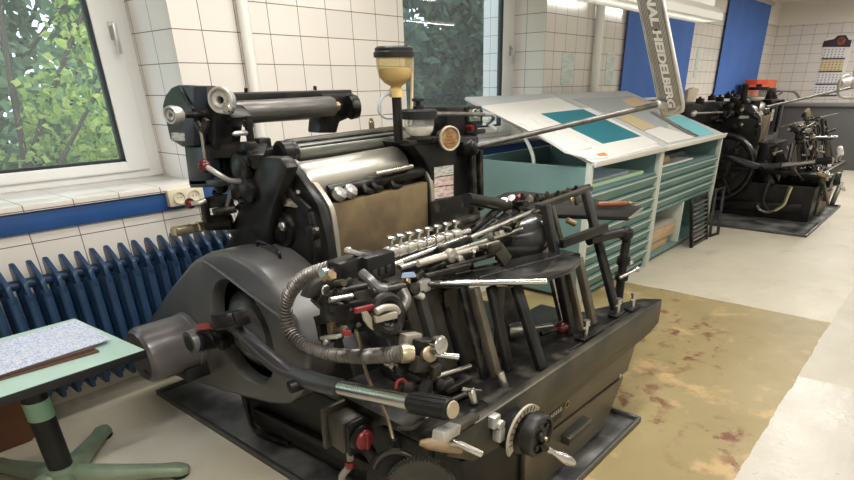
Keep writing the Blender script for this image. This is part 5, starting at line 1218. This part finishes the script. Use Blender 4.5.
fc2 = fc+OFF+V((.0,-.03,-.045))
m = B().lathe([(.325,-.03),(.360,-.03),(.365,-.02),(.365,.055),(.325,.055),(.315,.04),(.30,.02),(.10,.0),(.10,-.0)], fc2, (1,0,0), 72, cap=False)
f2 = mk2('open_flywheel', m_black, m, 0)
mk2('wheel_hub', m_black2, B().lathe([(.02,-.10),(.06,-.10),(.06,-.04),(.13,-.03),(.14,.0),(.21,.005),(.22,.02)], fc2, (1,0,0), 48), 0, f2)
mk2('rim_edge', m_olive, B().torus(fc2+V((-.03,0,0)), (1,0,0), .350, .008, 72, 8), 0, f2)
for i in range(6):
    a = i*math.pi/3; d = V((0, math.cos(a), math.sin(a))); mk2('spoke', m_black, B().bar(fc2+d*.12+V((-.006,0,0)), fc2+d*.32+V((-.006,0,0)), .05, .03, side=(1,0,0)), .005, f2)
mk2('ball_rod', m_steel, B().cyl(P(695,113.5,Y=2.1), P(722,112.5,Y=2.1), .012, n=10).ball(P(694,113.5,Y=2.1), .03, 14), 0)
mk2('ink_housing', m_black, B().prism([P(x, y, Y=2.25) for x, y in ((688,106),(700,102),(738,101),(742,125),(700,128),(686,122))], (0,.20,0)), .02)
for x, y in ((700,101),(712,98),(720,99),(728,96),(735,98)): mk2('top_fitting', m_black2, B().cube(P(x,y,Y=2.2), .07, .07, .05).cyl(P(x,y,Y=2.2), P(x,y-4,Y=2.2), .016, n=10), .008)
mk2('curved_hose', m_rubber, B().tube(catmull([P(770,180,X=7.05), P(765,192,X=7.02), P(763,202,X=7.02), P(768,211,X=7.05)], 6), .022, 12), 0)
mk2('conduit_loop', m_hose, B().tube(catmull([P(757,205,X=7.0), P(760,210,X=7.0), P(770,212,X=7.0), P(783,204,X=7.0), P(788,192,X=7.0), P(790,186,X=7.0)], 6), .014, 10), 0)
mk2('yellow_cable', mat('yellowed_cable', (.55,.46,.24), .4), B().tube(catmull([P(775,211,X=6.99), P(784,205,X=6.99), P(788,196,X=6.99), P(792,187,X=6.99)], 6), .010, 8), 0)
a = P(839,142,Y=1.35); b = P(838,126,Y=1.35)
mk2('white_canister', m_white, B().lathe([(.026,0),(.033,.01),(.033,.21),(.026,.225),(.014,.235),(.014,.27)], P(841,154,Y=1.16), P(835,124,Y=1.18)-P(841,154,Y=1.16), 24), 0)
mk2('brown_board', m_bronze, B().prism([P(x, y, Y=1.5) for x, y in ((806,112),(810,108),(815,132),(809,134))], (0,.03,0)), .003)
mk2('second_arm', m_hose, B().tube(catmull([P(778,128,Y=1.75), P(806,121,Y=1.5), P(838,114,Y=1.3)], 4), .014, 10), 0)
# jar, post and wire on top of the rear press
o = OFF
pp = P(744.5,97,Y=2.0); q_ = P(745.5,84,Y=2.0)
mk2('bottle_post', m_black, B().cyl(V((pp.x,2.0,pp.z-.12)), q_, .034, n=16), 0)
jc = P(756,101,Y=1.9)
mk2('powder_jar', m_clear, B().lathe([(.05,0),(.085,.02),(.09,.11)], jc+V((0,0,-.0)), (0,0,1), 28, cap=False), 0)
mk2('jar_lid', m_rubber, B().lathe([(.09,0),(.11,.002),(.11,.03),(.03,.035),(.03,.06)], jc+V((0,0,.11)), (0,0,1), 28), 0)
mk2('jar_powder', m_powder, B().lathe([(.045,.002),(.075,.018),(.08,.04)], jc, (0,0,1), 24), 0)
mk2('jar_base', m_black, B().cyl(jc+V((0,0,-.10)), jc, .05, n=20), 0)
mk2('lamp_rod', m_hose, B().tube(catmull([P(774,91,Y=1.9), P(790,91,Y=1.9), P(796,93,Y=1.9), P(799.5,99,Y=1.9)], 6), .016, 10), 0)
ra2 = P(766,107,Y=1.75); rb2 = P(826,94,Y=1.3)
mk2('swing_arm', m_hose, B().cyl(ra2, P(850,88,Y=1.2), .014, n=12), 0)
lm = P(838,91,Y=1.25)
mk2('lamp_hook', m_beige, B().tube(catmull([P(848,75,Y=1.25), P(842,78,Y=1.25), P(838,91,Y=1.25), P(841,97,Y=1.25), P(854,98,Y=1.25)], 6), .013, 10), 0)
mk2('lamp_shade', m_alu, B().lathe([(.05,-.3),(.075,-.1),(.075,.3)], P(860,82,Y=1.2), (.8,-.6,.05), 28), 0)
mk2('lower_leg', m_olive, B().bar(P(841,183,Y=.96), P(832,204,Y=.96), .05, .04).bar(P(823,182,Y=.96), P(828,203,Y=.96), .03, .03), .004)
mk2('red_pedal', m_red, B().cube(P(826,197,Y=1.0), .06,.05,.09), .01)
# bristle brush sticking up behind the rear press
bb = P(686,106,Y=2.92)
br = empty('hand_brush', (bb.x, 2.92, bb.z-.12), 'beige bristle brush sticking up behind the lamp, beside the rear press', 'brush')
MB().cyl((bb.x, 2.92, bb.z-.12), (bb.x+.01, 2.92, bb.z+.03), .018, n=12).build('handle', m_wood, br)
q = [P(x, y, Y=2.92) for x, y in ((685,106),(691,106),(698,89),(693,87.5),(687,90))]; MB().prism([p+V((0,-.02,0)) for p in q], (0,.05,0)).build('bristles', mat('beige_bristles', (.58,.50,.38), .8, col2=(.45,.38,.28), scale=60, stretch=(4,4,.3)), br, .004)
bs = MB().box(bb.x-.2, bb.x+.2, 2.78, 3.08, .0, bb.z-.121).build('grey_stand', m_greyboard, None, .006); tag(bs, 'dark grey stand behind the farther cabinet carrying the brush', 'stand')
# ------------------------------------------------------------------ daylight and exposure
wd = bpy.data.worlds.new('sky'); S.world = wd; wd.use_nodes = True
bg = wd.node_tree.nodes['Background']; bg.inputs[0].default_value = (.66, .82, 1.0, 1); bg.inputs[1].default_value = 4.6
S.view_settings.view_transform = 'Standard'; S.view_settings.look = 'None'; S.view_settings.exposure = 0.0; S.view_settings.gamma = 1.0; S.view_settings.use_curve_mapping = False
S.cycles.use_denoising = True; S.cycles.max_bounces = 8; S.cycles.transparent_max_bounces = 12
